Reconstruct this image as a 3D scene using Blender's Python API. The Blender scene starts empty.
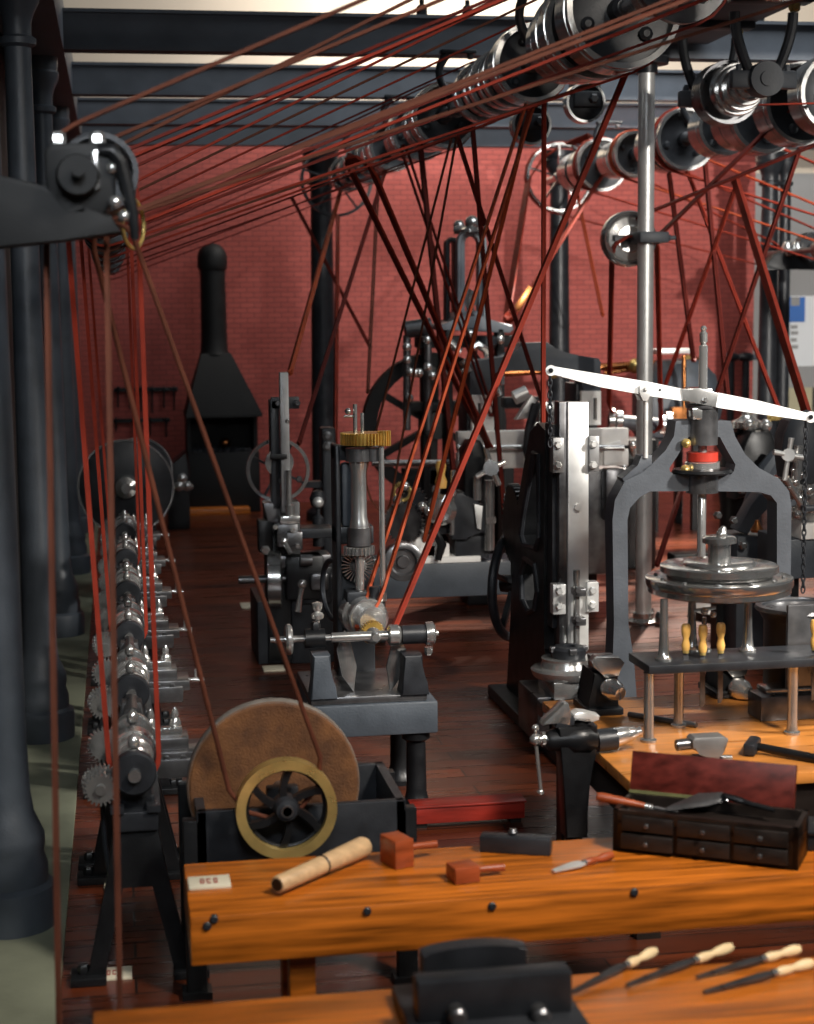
import bpy, bmesh, math, random
import numpy as np
from mathutils import Vector, Matrix
random.seed(7)
SC = bpy.context.scene
COL = SC.collection
PI = math.pi
# ------------------------------------------------------------------ camera calibration
F = 1704.0
CAM = Vector((0, 0, 3.0))
_d1 = Vector((116-407, 512-312, -F)).normalized()
_d2 = Vector((10600-407, 512-206, -F)); _d2 = (_d2-_d1*_d2.dot(_d1)).normalized()
_d3 = _d2.cross(_d1)
ROT = Matrix((_d2, _d1, _d3))
def ray(x, y): return ROT @ Vector(((x-407)/F, (512-y)/F, -1.0))
REF = [420, 500]
def P(x, y, Y): r = ray(x or REF[0], y or REF[1]); return CAM+r*(Y/r.y)           # point of the place at depth Y
def PZ(x, y, z): r = ray(x, y); return CAM+r*((z-3.0)/r.z)     # point of the place at height z
def S(px, Y): return px*Y/F
X, Yv, Zv = Vector((1, 0, 0)), Vector((0, 1, 0)), Vector((0, 0, 1))
def V(*a): return Vector(a)
# ------------------------------------------------------------------ materials
MAT = {}
def nodes(name):
    m = bpy.data.materials.new(name); m.use_nodes = True
    nt = m.node_tree; b = nt.nodes['Principled BSDF']
    MAT[name] = m
    return m, nt, b
def mat(name, c, rough=.5, metal=0., var=.25, scale=6., bump=0., c2=None, stretch=None, coat=0, rvar=.12, spec=.5):
    m, nt, b = nodes(name); N = nt.nodes.new; L = nt.links.new
    tc = N('ShaderNodeTexCoord'); mp = N('ShaderNodeMapping'); L(tc.outputs['Object'], mp.inputs[0])
    if stretch: mp.inputs['Scale'].default_value = stretch
    nz = N('ShaderNodeTexNoise'); nz.inputs['Scale'].default_value = scale; nz.inputs['Detail'].default_value = 6
    L(mp.outputs[0], nz.inputs[0])
    rp = N('ShaderNodeValToRGB'); L(nz.outputs[0], rp.inputs[0])
    rp.color_ramp.elements[0].position = .3; rp.color_ramp.elements[1].position = .7
    lo = [v*(1-var) for v in c]; hi = list(c2) if c2 else [min(1, v*(1+var)) for v in c]
    rp.color_ramp.elements[0].color = (*lo, 1); rp.color_ramp.elements[1].color = (*hi, 1)
    L(rp.outputs[0], b.inputs['Base Color'])
    mr = N('ShaderNodeMapRange'); L(nz.outputs[0], mr.inputs[0])
    mr.inputs[3].default_value = max(.03, rough-rvar); mr.inputs[4].default_value = min(1, rough+rvar)
    L(mr.outputs[0], b.inputs['Roughness'])
    b.inputs['Metallic'].default_value = metal
    b.inputs['Specular IOR Level'].default_value = spec
    if coat: b.inputs['Coat Weight'].default_value = coat; b.inputs['Coat Roughness'].default_value = .15
    if bump:
        bp = N('ShaderNodeBump'); bp.inputs['Strength'].default_value = bump; bp.inputs['Distance'].default_value = .01
        n2 = N('ShaderNodeTexNoise'); n2.inputs['Scale'].default_value = scale*12; L(tc.outputs['Object'], n2.inputs[0])
        L(n2.outputs[0], bp.inputs['Height']); L(bp.outputs[0], b.inputs['Normal'])
    return m
mat('black', (.0065, .007, .008), .36, 0, .3, 8, .08, spec=.35)
mat('iron', (.020, .022, .026), .4, .1, .3, 8, .1, spec=.4)
mat('soot', (.006, .0065, .007), .62, 0, .3, 8, .05, spec=.3)
mat('grey_paint', (.050, .060, .073), .46, 0, .2, 5, .15)
mat('blue_grey', (.055, .063, .075), .5, 0, .2, 5, .12)
mat('dull', (.26, .26, .26), .45, .6, .15, 7, .03)
mat('beam_paint', (.085, .097, .115), .6, 0, .2, 3, .1)
mat('dark_steel', (.15, .15, .155), .3, .8, .35, 9, .03, rvar=.08)
mat('steel', (.50, .50, .49), .2, .85, .18, 9, .02, rvar=.07)
mat('bright', (.70, .69, .67), .17, .85, .1, 7, 0, rvar=.06)
mat('polished', (.60, .60, .59), .17, .95, .15, 7, 0, rvar=.06)
mat('file_handle', (.74, .56, .32), .45, 0, .12, 8, 0)
mat('engine_paint', (.16, .18, .20), .45, .1, .25, 5, .1)
mat('satin', (.72, .72, .70), .40, .6, .1, 7, .03)
mat('brass', (.66, .48, .17), .3, .75, .2, 9, 0)
mat('gold', (.62, .40, .10), .3, .8, .2, 9, 0)
mat('copper', (.50, .20, .07), .3, 1., .25, 9, 0)
mat('belt_red', (.23, .026, .013), .7, 0, .25, 5, 0, spec=.15)
mat('belt_orange', (.36, .060, .020), .65, 0, .25, 5, 0, spec=.15)
mat('belt_brown', (.085, .026, .014), .7, 0, .3, 5, 0, spec=.15)
mat('belt_dark', (.11, .014, .009), .7, 0, .3, 5, 0, spec=.15)
mat('oak', (.40, .108, .009), .36, 0, .6, 4.5, .05, stretch=(.5, 9, 9), coat=.06)
mat('oak_bright', (.50, .19, .04), .3, 0, .35, 3.0, .04, stretch=(.7, 5, 5), coat=.3)
mat('pale_wood', (.55, .36, .19), .45, 0, .18, 6, 0, stretch=(1, 6, 6))
mat('boxwood', (.78, .45, .12), .35, 0, .2, 8, 0)
mat('mallet_red', (.26, .050, .012), .4, 0, .3, 6, 0, stretch=(1, 5, 5))
mat('mahogany', (.085, .011, .007), .4, 0, .5, 4, 0, stretch=(1, 6, 6))
mat('red_box', (.27, .02, .011), .4, 0, .4, 4, 0, stretch=(1, 5, 5))
mat('chest_wood', (.010, .0065, .005), .45, 0, .4, 5, 0, stretch=(1, 6, 6))
mat('green_felt', (.10, .10, .035), .8, 0, .2, 20, 0)
mat('stone', (.11, .038, .010), .85, 0, .5, 9, .5, c2=(.17, .068, .020))
mat('stone_rim', (.17, .15, .13), .8, 0, .3, 10, .4)
mat('card', (.60, .55, .42), .7, 0, .05, 4, 0)
mat('red_ink', (.30, .04, .03), .7, 0, .1, 4, 0)
mat('white_paint', (.86, .87, .86), .4, 0, .04, 5, 0)
mat('red_paint', (.42, .035, .02), .4, 0, .1, 6, 0)
mat('kerb', (.17, .18, .125), .7, 0, .25, 2.2, .2)
mat('cream_wall', (.60, .52, .42), .8, 0, .06, 1.0, 0)
mat('grey_wall', (.27, .27, .27), .8, 0, .06, 1.0, 0)
mat('beige', (.42, .38, .25), .7, 0, .06, 1.0, 0)
mat('dark_wall', (.02, .017, .015), .8, 0, .3, 1.0, 0)
mat('poster_white', (.66, .68, .70), .6, 0, .03, 2, 0)
mat('poster_blue', (.03, .13, .42), .6, 0, .1, 2, 0)
mat('cloth_white', (.86, .84, .80), .7, 0, .08, 8, 0)
def floor_mat():
    m, nt, b = nodes('floor_boards'); N = nt.nodes.new; L = nt.links.new
    tc = N('ShaderNodeTexCoord')
    br = N('ShaderNodeTexBrick'); L(tc.outputs['Object'], br.inputs[0])
    br.inputs['Scale'].default_value = 1; br.inputs['Brick Width'].default_value = 3.4; br.inputs['Row Height'].default_value = .21
    br.inputs['Mortar Size'].default_value = .007; br.inputs['Mortar Smooth'].default_value = .2; br.offset = .37
    br.inputs['Color1'].default_value = (.14, .033, .009, 1); br.inputs['Color2'].default_value = (.045, .013, .006, 1); br.inputs['Mortar'].default_value = (.008, .005, .004, 1)
    mp = N('ShaderNodeMapping'); L(tc.outputs['Object'], mp.inputs[0]); mp.inputs['Scale'].default_value = (.7, 9, 1)
    nz = N('ShaderNodeTexNoise'); nz.inputs['Scale'].default_value = 2.0; nz.inputs['Detail'].default_value = 8; L(mp.outputs[0], nz.inputs[0])
    mx = N('ShaderNodeMix'); mx.data_type = 'RGBA'; mx.blend_type = 'MULTIPLY'; mx.inputs[0].default_value = .8
    rp = N('ShaderNodeValToRGB'); L(nz.outputs[0], rp.inputs[0])
    rp.color_ramp.elements[0].position = .3; rp.color_ramp.elements[0].color = (.35, .3, .3, 1)
    rp.color_ramp.elements[1].position = .7; rp.color_ramp.elements[1].color = (1.35, 1.1, 1, 1)
    L(br.outputs['Color'], mx.inputs[6]); L(rp.outputs[0], mx.inputs[7]); L(mx.outputs[2], b.inputs['Base Color'])
    mr = N('ShaderNodeMapRange'); L(nz.outputs[0], mr.inputs[0]); mr.inputs[3].default_value = .17; mr.inputs[4].default_value = .42
    L(mr.outputs[0], b.inputs['Roughness'])
    bp = N('ShaderNodeBump'); bp.inputs['Strength'].default_value = .5; bp.inputs['Distance'].default_value = .01
    iv = N('ShaderNodeMath'); iv.operation = 'SUBTRACT'; iv.inputs[0].default_value = 1; L(br.outputs['Fac'], iv.inputs[1])
    L(iv.outputs[0], bp.inputs['Height']); L(bp.outputs[0], b.inputs['Normal'])
floor_mat()
def brick_mat():
    m, nt, b = nodes('red_brick'); N = nt.nodes.new; L = nt.links.new
    tc = N('ShaderNodeTexCoord'); sp = N('ShaderNodeSeparateXYZ'); cb = N('ShaderNodeCombineXYZ')
    L(tc.outputs['Object'], sp.inputs[0]); L(sp.outputs[0], cb.inputs[0]); L(sp.outputs[2], cb.inputs[1])
    br = N('ShaderNodeTexBrick'); L(cb.outputs[0], br.inputs[0]); br.inputs['Scale'].default_value = 1
    br.inputs['Brick Width'].default_value = .21; br.inputs['Row Height'].default_value = .078; br.inputs['Mortar Size'].default_value = .008
    br.inputs['Mortar Smooth'].default_value = .3
    br.inputs['Color1'].default_value = (.36, .070, .055, 1); br.inputs['Color2'].default_value = (.30, .055, .044, 1); br.inputs['Mortar'].default_value = (.18, .038, .034, 1)
    L(br.outputs['Color'], b.inputs['Base Color']); b.inputs['Roughness'].default_value = .75
    bp = N('ShaderNodeBump'); bp.inputs['Strength'].default_value = .4; bp.inputs['Distance'].default_value = .01
    iv = N('ShaderNodeMath'); iv.operation = 'SUBTRACT'; iv.inputs[0].default_value = 1; L(br.outputs['Fac'], iv.inputs[1])
    L(iv.outputs[0], bp.inputs['Height']); L(bp.outputs[0], b.inputs['Normal'])
brick_mat()
# ------------------------------------------------------------------ mesh builder
def frame(axis):
    a = Vector(axis).normalized()
    u = a.orthogonal().normalized() if abs(a.z) < .95 and False else (Zv.cross(a).normalized() if abs(a.z) < .95 else X.copy())
    v = a.cross(u).normalized()
    return a, u, v
class B:
    def __init__(s): s.bm = bmesh.new()
    def _f(s, vs):
        try: return s.bm.faces.new(vs)
        except ValueError: return None
    def box(s, c, d, rot=None, bev=0.):
        r = bmesh.ops.create_cube(s.bm, size=1)
        M = Matrix.Translation(Vector(c)) @ (rot.to_4x4() if rot else Matrix.Identity(4)) @ Matrix.Diagonal((d[0], d[1], d[2], 1))
        bmesh.ops.transform(s.bm, matrix=M, verts=r['verts'])
        if bev:
            es = list({e for v in r['verts'] for e in v.link_edges})
            bmesh.ops.bevel(s.bm, geom=es, offset=min(bev, min(d)*.45), segments=2, affect='EDGES', profile=.5)
        return s
    def b2(s, x0, x1, y0, y1, z0, z1, bev=0.):
        return s.box(((x0+x1)/2, (y0+y1)/2, (z0+z1)/2), (abs(x1-x0), abs(y1-y0), abs(z1-z0)), None, bev)
    def lathe(s, o, axis, prof, n=28):
        a, u, v = frame(axis); o = Vector(o); rings = []
        for r, h in prof:
            if r < 1e-6: rings.append([s.bm.verts.new(o+a*h)])
            else: rings.append([s.bm.verts.new(o+a*h+(u*math.cos(2*PI*k/n)+v*math.sin(2*PI*k/n))*r) for k in range(n)])
        for A, C in zip(rings, rings[1:]):
            for k in range(n):
                q = (k+1) % n
                if len(A) == 1 and len(C) == 1: continue
                if len(A) == 1: s._f([A[0], C[k], C[q]])
                elif len(C) == 1: s._f([A[k], A[q], C[0]])
                else: s._f([A[k], A[q], C[q], C[k]])
        for R, flip in ((rings[0], True), (rings[-1], False)):
            if len(R) > 1: s._f(R[::-1] if flip else R)
        return s
    def cyl(s, a, b, r, r2=None, n=20):
        a, b = Vector(a), Vector(b); d = b-a; L = d.length
        return s.lathe(a, d, [(r, 0), (r if r2 is None else r2, L)], n)
    def ring(s, o, axis, R, r, n=32, k=10):
        a, u, v = frame(axis); o = Vector(o); rings = []
        for i in range(n):
            w = u*math.cos(2*PI*i/n)+v*math.sin(2*PI*i/n)
            rings.append([s.bm.verts.new(o+w*(R+r*math.cos(2*PI*j/k))+a*r*math.sin(2*PI*j/k)) for j in range(k)])
        for i in range(n):
            A, C = rings[i], rings[(i+1) % n]
            for j in range(k): s._f([A[j], C[j], C[(j+1) % k], A[(j+1) % k]])
        return s
    def band(s, o, axis, R, w, t, n=36):         # flat rim: rectangular section
        a, u, v = frame(axis); o = Vector(o)-a*w/2
        pr = [(R, 0), (R, w), (R-t, w), (R-t, 0)]; rings = []
        for i in range(n):
            q = u*math.cos(2*PI*i/n)+v*math.sin(2*PI*i/n)
            rings.append([s.bm.verts.new(o+q*r+a*h) for r, h in pr])
        for i in range(n):
            A, C = rings[i], rings[(i+1) % n]
            for j in range(4): s._f([A[j], C[j], C[(j+1) % 4], A[(j+1) % 4]])
        return s
    def spokes(s, o, axis, r0, r1, n, w, t, ph=0., curve=0.):
        a, u, v = frame(axis); o = Vector(o)
        for i in range(n):
            pts = []
            for q in range(5):
                f = q/4; th = ph+2*PI*i/n+curve*f; r = r0+(r1-r0)*f
                pts.append(o+(u*math.cos(th)+v*math.sin(th))*r)
            s.ribbon(pts, a, t, w)
        return s
    def tube(s, pts, r, n=10, closed=False):
        pts = [Vector(p) for p in pts]; m = len(pts); rr = r if isinstance(r, (list, tuple)) else [r]*m
        rings = []; up = None
        for i, p in enumerate(pts):
            t = (pts[(i+1) % m] if (closed or i < m-1) else p)-(pts[i-1] if (closed or i > 0) else p)
            t.normalize()
            if up is None: up = t.orthogonal().normalized()
            up = (up-t*up.dot(t)); up = up.normalized() if up.length > 1e-6 else t.orthogonal().normalized()
            w = t.cross(up)
            rings.append([s.bm.verts.new(p+(up*math.cos(2*PI*k/n)+w*math.sin(2*PI*k/n))*rr[i]) for k in range(n)])
        for i in range(m if closed else m-1):
            A, C = rings[i], rings[(i+1) % m]
            for k in range(n): s._f([A[k], A[(k+1) % n], C[(k+1) % n], C[k]])
        if not closed: s._f(rings[0][::-1]); s._f(rings[-1])
        return s
    def ribbon(s, pts, wdir, w, t, closed=False):
        pts = [Vector(p) for p in pts]; m = len(pts); wdir = Vector(wdir); rings = []
        for i, p in enumerate(pts):
            d = (pts[(i+1) % m] if (closed or i < m-1) else p)-(pts[i-1] if (closed or i > 0) else p)
            d.normalize(); wv = wdir-d*wdir.dot(d); wv.normalize(); tv = d.cross(wv)
            rings.append([s.bm.verts.new(p+wv*a*w/2+tv*b*t/2) for a, b in ((-1, -1), (1, -1), (1, 1), (-1, 1))])
        for i in range(m if closed else m-1):
            A, C = rings[i], rings[(i+1) % m]
            for k in range(4): s._f([A[k], A[(k+1) % 4], C[(k+1) % 4], C[k]])
        if not closed: s._f(rings[0][::-1]); s._f(rings[-1])
        return s
    def prism(s, poly, w, bev=0.):                # poly: 3-D points of one face, w: extrusion vector
        w = Vector(w); poly = [Vector(p) for p in poly]
        A = [s.bm.verts.new(p) for p in poly]; C = [s.bm.verts.new(p+w) for p in poly]
        n = len(A); fs = [s._f(A[::-1]), s._f(C)]
        for k in range(n): fs.append(s._f([A[k], A[(k+1) % n], C[(k+1) % n], C[k]]))
        if bev:
            es = {e for f in fs[:2] if f for e in f.edges}
            bmesh.ops.bevel(s.bm, geom=list(es), offset=bev, segments=2, affect='EDGES', profile=.5)
        return s
    def holed(s, poly, holes, w):                 # prism with holes cut through (all loops in one plane)
        w = Vector(w); es = []; loops = []
        for lp in [poly]+holes:
            vs = [s.bm.verts.new(Vector(p)) for p in lp]; loops.append(vs)
            es += [s.bm.edges.new((vs[k], vs[(k+1) % len(vs)])) for k in range(len(vs))]
        r = bmesh.ops.triangle_fill(s.bm, edges=es, use_beauty=True, use_dissolve=False)
        fs = [g for g in r['geom'] if isinstance(g, bmesh.types.BMFace)]
        ex = bmesh.ops.extrude_face_region(s.bm, geom=fs)
        bmesh.ops.translate(s.bm, vec=w, verts=[g for g in ex['geom'] if isinstance(g, bmesh.types.BMVert)])
        return s
    def gear(s, o, axis, R, w, n, d=None, hub=0.):
        a, u, v = frame(axis); o = Vector(o)-a*w/2; d = d or R*.14; pts = []
        for i in range(n):
            for f, r in ((.0, R-d), (.22, R-d), (.34, R), (.66, R), (.78, R-d)):
                th = 2*PI*(i+f)/n; pts.append(o+(u*math.cos(th)+v*math.sin(th))*r)
        s.prism(pts, a*w)
        if hub: s.cyl(o-a*w*.4, o+a*w*1.4, hub, n=16)
        return s
    def sph(s, c, r, sc=(1, 1, 1), n=16, rot=None):
        q = bmesh.ops.create_uvsphere(s.bm, u_segments=n, v_segments=max(6, n//2), radius=r)
        M = Matrix.Translation(Vector(c)) @ (rot.to_4x4() if rot else Matrix.Identity(4)) @ Matrix.Diagonal((*sc, 1))
        bmesh.ops.transform(s.bm, matrix=M, verts=q['verts']); return s
    def bolt(s, c, axis, r, h):
        a = Vector(axis).normalized(); c = Vector(c)
        return s.lathe(c, a, [(r, 0), (r, h*.7), (r*.7, h), (0, h)], 6)
# pulley profile: hollow rim, recessed web, hub
def pul(b, o, axis, R, w, hub=.04, wall=.025, n=36, crown=.0):
    a = Vector(axis).normalized(); h = w/2
    b.lathe(Vector(o), a, [(0, -h-.02), (hub, -h-.02), (hub, -h*.3), (R-wall, -h*.3), (R-wall, -h), (R, -h), (R+crown, 0), (R, h), (R-wall, h), (R-wall, h*.3), (hub, h*.3), (hub, h+.02), (0, h+.02)], n)
    return b
def cone(b, o, axis, steps, n=36):                # steps: [(R, width)...] stepped pulley, solid
    prof = [(0, 0)]; h = 0
    for R, w in steps:
        prof += [(R-.008, h), (R, h+.006), (R, h+w-.006), (R-.008, h+w)]; h += w
    prof.append((0, h)); b.lathe(o, axis, prof, n); return b
def top_of(o):
    while o.parent: o = o.parent
    return o
def done(b, name, m, parent=None, label=None, smooth=True, kind=None):
    bm = b.bm
    bmesh.ops.remove_doubles(bm, verts=bm.verts, dist=1e-6)
    bmesh.ops.recalc_face_normals(bm, faces=bm.faces)
    if parent is not None: bmesh.ops.translate(bm, vec=-top_of(parent).location, verts=bm.verts)
    bm.normal_update()
    for f in bm.faces: f.smooth = smooth
    for e in bm.edges:
        e.smooth = not (len(e.link_faces) == 2 and e.calc_face_angle(0) > .62)
    me = bpy.data.meshes.new(name); bm.to_mesh(me); bm.free()
    me.materials.append(MAT[m])
    o = bpy.data.objects.new(name, me); COL.objects.link(o)
    if parent is not None: o.parent = parent
    if label: o['label'] = label
    if kind: o['kind'] = kind
    return o
def tag(o, label, cat, group=None):
    o['label'] = label; o['category'] = cat
    if group: o['group'] = group
    return o
def thing(name, label, cat, loc=(0, 0, 0), group=None):
    o = bpy.data.objects.new(name, None); COL.objects.link(o); o.location = Vector(loc); o.empty_display_size = .1
    return tag(o, label, cat, group)
def single(b, name, m, label, cat, group=None, loc=None):
    vs = [v.co for v in b.bm.verts]
    if loc is None:
        loc = Vector(((min(v.x for v in vs)+max(v.x for v in vs))/2, (min(v.y for v in vs)+max(v.y for v in vs))/2, min(v.z for v in vs)))
    bmesh.ops.translate(b.bm, vec=-Vector(loc), verts=b.bm.verts)
    o = done(b, name, m); o.location = Vector(loc)
    return tag(o, label, cat, group)
def struct(b, name, m): return done(b, name, m, kind='structure')
def dup(root, loc, label, rotz=None, group=None, cat=None):
    r = root.copy(); COL.objects.link(r); r.location = Vector(loc); r['label'] = label
    if rotz is not None: r.rotation_euler = (0, 0, rotz)
    if group: r['group'] = group
    for ch in list(root.children):
        c = ch.copy(); COL.objects.link(c); c.parent = r
        for g in list(ch.children):
            d = g.copy(); COL.objects.link(d); d.parent = c
    return r
# ================================================================== SETTING
struct(B().b2(-1.15, 14, 2.5, 27.6, -.12, 0), 'floor', 'floor_boards')
struct(B().b2(-.95, -.33, 2.5, 26.5, 0, .03, .006), 'trim_kerb', 'kerb')
struct(B().b2(-.95, 10.2, 26.5, 26.75, 0, 5.5), 'wall_back', 'red_brick')
struct(B().b2(-1.15, 14, 27.6, 27.75, 5.2, 9), 'wall_upper', 'cream_wall')
struct(B().b2(-1.15, 14, 27.6, 27.72, 0, 5.2), 'wall_gallery', 'grey_wall')
struct(B().b2(-1.15, -.95, 2.5, 27.6, 0, 6), 'wall_left', 'dark_wall')
def column(x, y, r, h, base=True, m='grey_paint'):
    pr = [(0, 0)]
    if base:
        pr += [(r*2.0, 0), (r*2.05, .16), (r*1.98, .2), (r*1.72, .22), (r*1.72, .30), (r*1.55, .36), (r*1.62, .40), (r*1.62, .45), (r*1.2, .56), (r*1.08, .66)]
    else: pr += [(r*1.5, 0), (r*1.5, .12), (r, .2)]
    pr += [(r, .9), (r*.80, h-.62), (r*.80, h-.5), (r*1.1, h-.48), (r*1.12, h-.44), (r*.85, h-.42), (r*.85, h-.34), (r*1.0, h-.28), (r*1.35, h-.2), (r*1.42, h-.14), (r*1.3, h-.12), (r*1.35, h-.06), (r*1.35, h), (0, h)]
    return struct(B().lathe((x, y, .03 if base else 0), Zv, pr, 32), 'column', m)
for y in (8.27, 12.02, 15.95, 19.75, 23.5): column(-.60, y, .112, 5.24)
for x, r in ((2.90, .19), (6.36, .165), (9.56, .15), (9.80, .10)): column(x, 24.25, r, 5.24, False, 'iron')
struct(B().b2(-.86, -.38, 2.5, 26.4, 5.27, 5.75, .01), 'beam', 'beam_paint')
for y, hh in ((15.55, .35), (18.65, .33), (21.5, .31), (24.1, .29)):
    bb = B().b2(-.38, 13.5, y-.06, y+.06, 5.31, 5.27+hh).b2(-.38, 13.5, y-.11, y+.11, 5.27, 5.31).b2(-.38, 13.5, y-.11, y+.11, 5.27+hh-.03, 5.27+hh)
    struct(bb, 'beam', 'beam_paint')
# bolts standing on the beams
for x in (2.80, 3.22, 6.0, 8.6):
    single(B().bolt((x, 15.55, 5.62), Zv, .05, .1).cyl((x, 15.55, 5.62), (x, 15.55, 5.77), .022, n=10), 'anchor_bolt', 'black',
           {2.80: 'black hanger bolt on the nearest beam, leftmost one', 3.22: 'black hanger bolt on the nearest beam, right of its leftmost bolt', 6.0: 'black hanger bolt on the nearest beam right of the steel post', 8.6: 'black hanger bolt on the nearest beam at far right'}[x], 'bolt', 'hanger bolts on the beams')
# posters on the gallery wall
def poster(x0, y0, x1, y1, Y=27.58):
    a, c = P(x0, y0, Y), P(x1, y1, Y); return a, c
a, c = poster(789, 296, 818, 366)
t = thing('poster', 'white notice with a blue printed header beside the right column', 'poster', (a.x, 27.58, c.z))
done(B().b2(a.x, c.x, 27.57, 27.59, c.z, a.z), 'sheet', 'poster_white', t)
a1, c1 = P(790, 297, 27.5), P(806, 322, 27.5)
done(B().b2(a1.x, c1.x, 27.55, 27.568, c1.z, a1.z), 'header', 'poster_blue', t, 'blue printed header block')
bl = B()
for k, (w, yy) in enumerate(((12, 304), (9, 327), (10, 333), (8, 340), (10, 347))):
    q = P(792, yy, 27.5); bl.b2(q.x, q.x+S(w, 27.5)*.8, 27.545, 27.552, q.z-.03, q.z+.03 if k else q.z+.12)
done(bl, 'print', 'grey_wall', t, 'pale lines of small print')
a, c = P(789, 388, 27.5), P(830, 470, 27.5)
t = thing('display_panel', 'beige panel with a dark grid low behind the right column', 'panel', (a.x, 27.5, 0))
done(B().b2(a.x, c.x, 27.5, 27.58, 0, a.z), 'board', 'beige', t)
g = B()
for z in (a.z-.6, a.z-1.3): g.b2(a.x, c.x, 27.485, 27.5, z-.02, z+.02)
g.b2(a.x+.42, a.x+.46, 27.485, 27.5, 0, a.z)
done(g, 'grid_lines', 'iron', t)

# ================================================================== LINE SHAFTS
X1, ZS, X2 = 3.05, 4.775, 6.06
XC, ZC, XR, ZR = -.05, 3.52, 9.1, 3.72
def wheel(b, o, axis, R, w, n, t=.03, hub=.07):
    b.band(o, axis, R, w, t, 40)
    a = Vector(axis).normalized(); o = Vector(o)
    b.cyl(o-a*w*.7, o+a*w*.7, hub); b.spokes(o, axis, hub*.8, R-t*.6, n, w*.25, hub*.6, .3)
    return b
def pulley(sh, x, y, R, w, m):
    o = (x, y, ZS); t_ = min(.035, R*.13)
    rim = done(B().band(o, Yv, R, w, t_, 48).band((x, y, ZS), Yv, R+.004, w*.5, .006, 48), 'pulley', m, sh)
    b = B().lathe((x, y-w*.5-.02, ZS), Yv, [(0, 0), (.05, 0), (.075, .02), (.075, w*.45), (R*.5, w*.5), (R-t_+.002, w*.4), (R-t_+.002, w*.62), (R*.5, w*.68), (.08, w*.7), (.08, w+.02), (0, w+.02)], 36)
    for k in range(3): th = k*2*PI/3+y*3; b.lathe((x+math.cos(th)*R*.6, y-w*.12, ZS+math.sin(th)*R*.6), -Yv, [(R*.12, -.02), (R*.12, .015), (R*.06, .03), (0, .03)], 14)
    done(b, 'web', 'iron', rim)
SH1 = thing('line_shaft', 'long overhead line shaft of stepped steel pulleys, nearer and left of two', 'line shaft', (X1, 15, ZS-.4), 'overhead line shafts')
done(B().cyl((X1, 5.2, ZS), (X1, 23.95, ZS), .045), 'shaft', 'steel', SH1)
def holes_disc(b, y, R, w):
    n = 40; o = Vector((X1, y, ZS))
    out = [o+Vector((math.cos(2*PI*k/n)*R, -w/2, math.sin(2*PI*k/n)*R)) for k in range(n)]
    hs = []
    for j in range(6):
        th = 2*PI*j/6+.22; c = o+Vector((math.cos(th)*R*.62, -w/2, math.sin(th)*R*.62))
        hs.append([c+Vector((math.cos(2*PI*k/14)*R*.15, 0, math.sin(2*PI*k/14)*R*.15)) for k in range(14)])
    return b.holed(out, hs, (0, w, 0))
PUL1 = [(6.5, .25, .2), (7.2, .18, .2), (7.6, .38, .2), (8.0, .16, .15), (8.5, .18, .2), (9.4, .17, .15), (10.25, .355, .30), (10.75, .345, .22), (11.1, .31, .2), (11.4, .27, .2), (12.5, .285, .25), (13.0, .25, .14), (13.25, .235, .14), (13.5, .25, .14), (13.8, .23, .16), (14.1, .245, .16),
        (15.9, .30, .3), (16.5, .26, .3), (17.2, .30, .3), (17.9, .22, .3), (18.9, .27, .35), (19.5, .24, .3), (20.2, .22, .3), (20.9, .25, .3), (21.9, .21, .4), (22.6, .23, .3)]
for y, R, w in PUL1: pulley(SH1, X1, y, R, w, 'bright' if y < 14 else 'steel')
done(holes_disc(B(), 9.05, .265, .05).cyl((X1, 9.02, ZS), (X1, 9.5, ZS), .15, n=32), 'disc_pulley', 'dark_steel', SH1, 'solid disc pierced by round holes')
done(wheel(B(), (X1, 23.7, ZS), Yv, .5, .1, 5, .04, .08), 'spoked_pulley', 'iron', SH1, 'large thin dark spoked wheel')
SH2 = thing('line_shaft', 'overhead line shaft of dark pulleys farther right, behind the steel post', 'line shaft', (X2, 18, ZS-.4), 'overhead line shafts')
done(B().cyl((X2, 13.2, ZS), (X2, 23.8, ZS), .045), 'shaft', 'steel', SH2)
PUL2 = [(14.0, .34, .3), (14.75, .36, .35), (15.6, .36, .3), (16.15, .26, .3), (16.75, .28, .35), (17.9, .33, .3), (18.35, .31, .3), (18.7, .26, .25), (19.7, .27, .3), (20.3, .22, .4), (21.1, .33, .25), (21.5, .27, .4), (22.1, .25, .4)]
for y, R, w in PUL2: pulley(SH2, X2, y, R, w, 'steel')
done(wheel(B(), (X2, 23.1, ZS), Yv, .47, .1, 5, .035, .08), 'spoked_pulley', 'steel', SH2, 'large thin spoked wheel')
# hangers
def hanger(x, y, ztop, zs, label, lean=.0, side=-1, m='iron'):
    t = thing('shaft_hanger', label, 'hanger', (x, y, ztop), 'hangers of the line shafts')
    done(B().b2(x-.16, x+.16, y-.05, y+.05, ztop-.035, ztop, .008), 'foot', m, t)
    pts = []
    for k in range(9):
        f = k/8; pts.append(V(x+side*(.10+.12*math.sin(f*PI)-.10*f), y+lean*f, ztop-.03-(ztop-.03-zs-.05)*f))
    done(B().tube(pts, [.045-.012*math.sin(k/8*PI) for k in range(9)], 10), 'arm', m, t)
    done(B().cyl((x, y+lean-.07, zs), (x, y+lean+.07, zs), .085).cyl((x, y+lean, zs), (x, y+lean, zs+.12), .04), 'bearing', 'dark_steel', t)
    for s in (-.11, .11): done(B().bolt((x+s, y, ztop-.035), -Zv, .028, .045), 'bolt', 'dark_steel', t)
    return t
struct(B().b2(-.38, 13.5, 11.6, 11.9, 5.27, 5.7), 'beam', 'beam_paint')
hanger(X1, 11.95, 5.31, ZS, 'curved iron hanger holding the near end of the pulley group, top centre', .3)
hanger(X1, 15.15, 5.27, ZS, 'curved iron hanger under the nearest beam, on the nearer line shaft')
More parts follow.
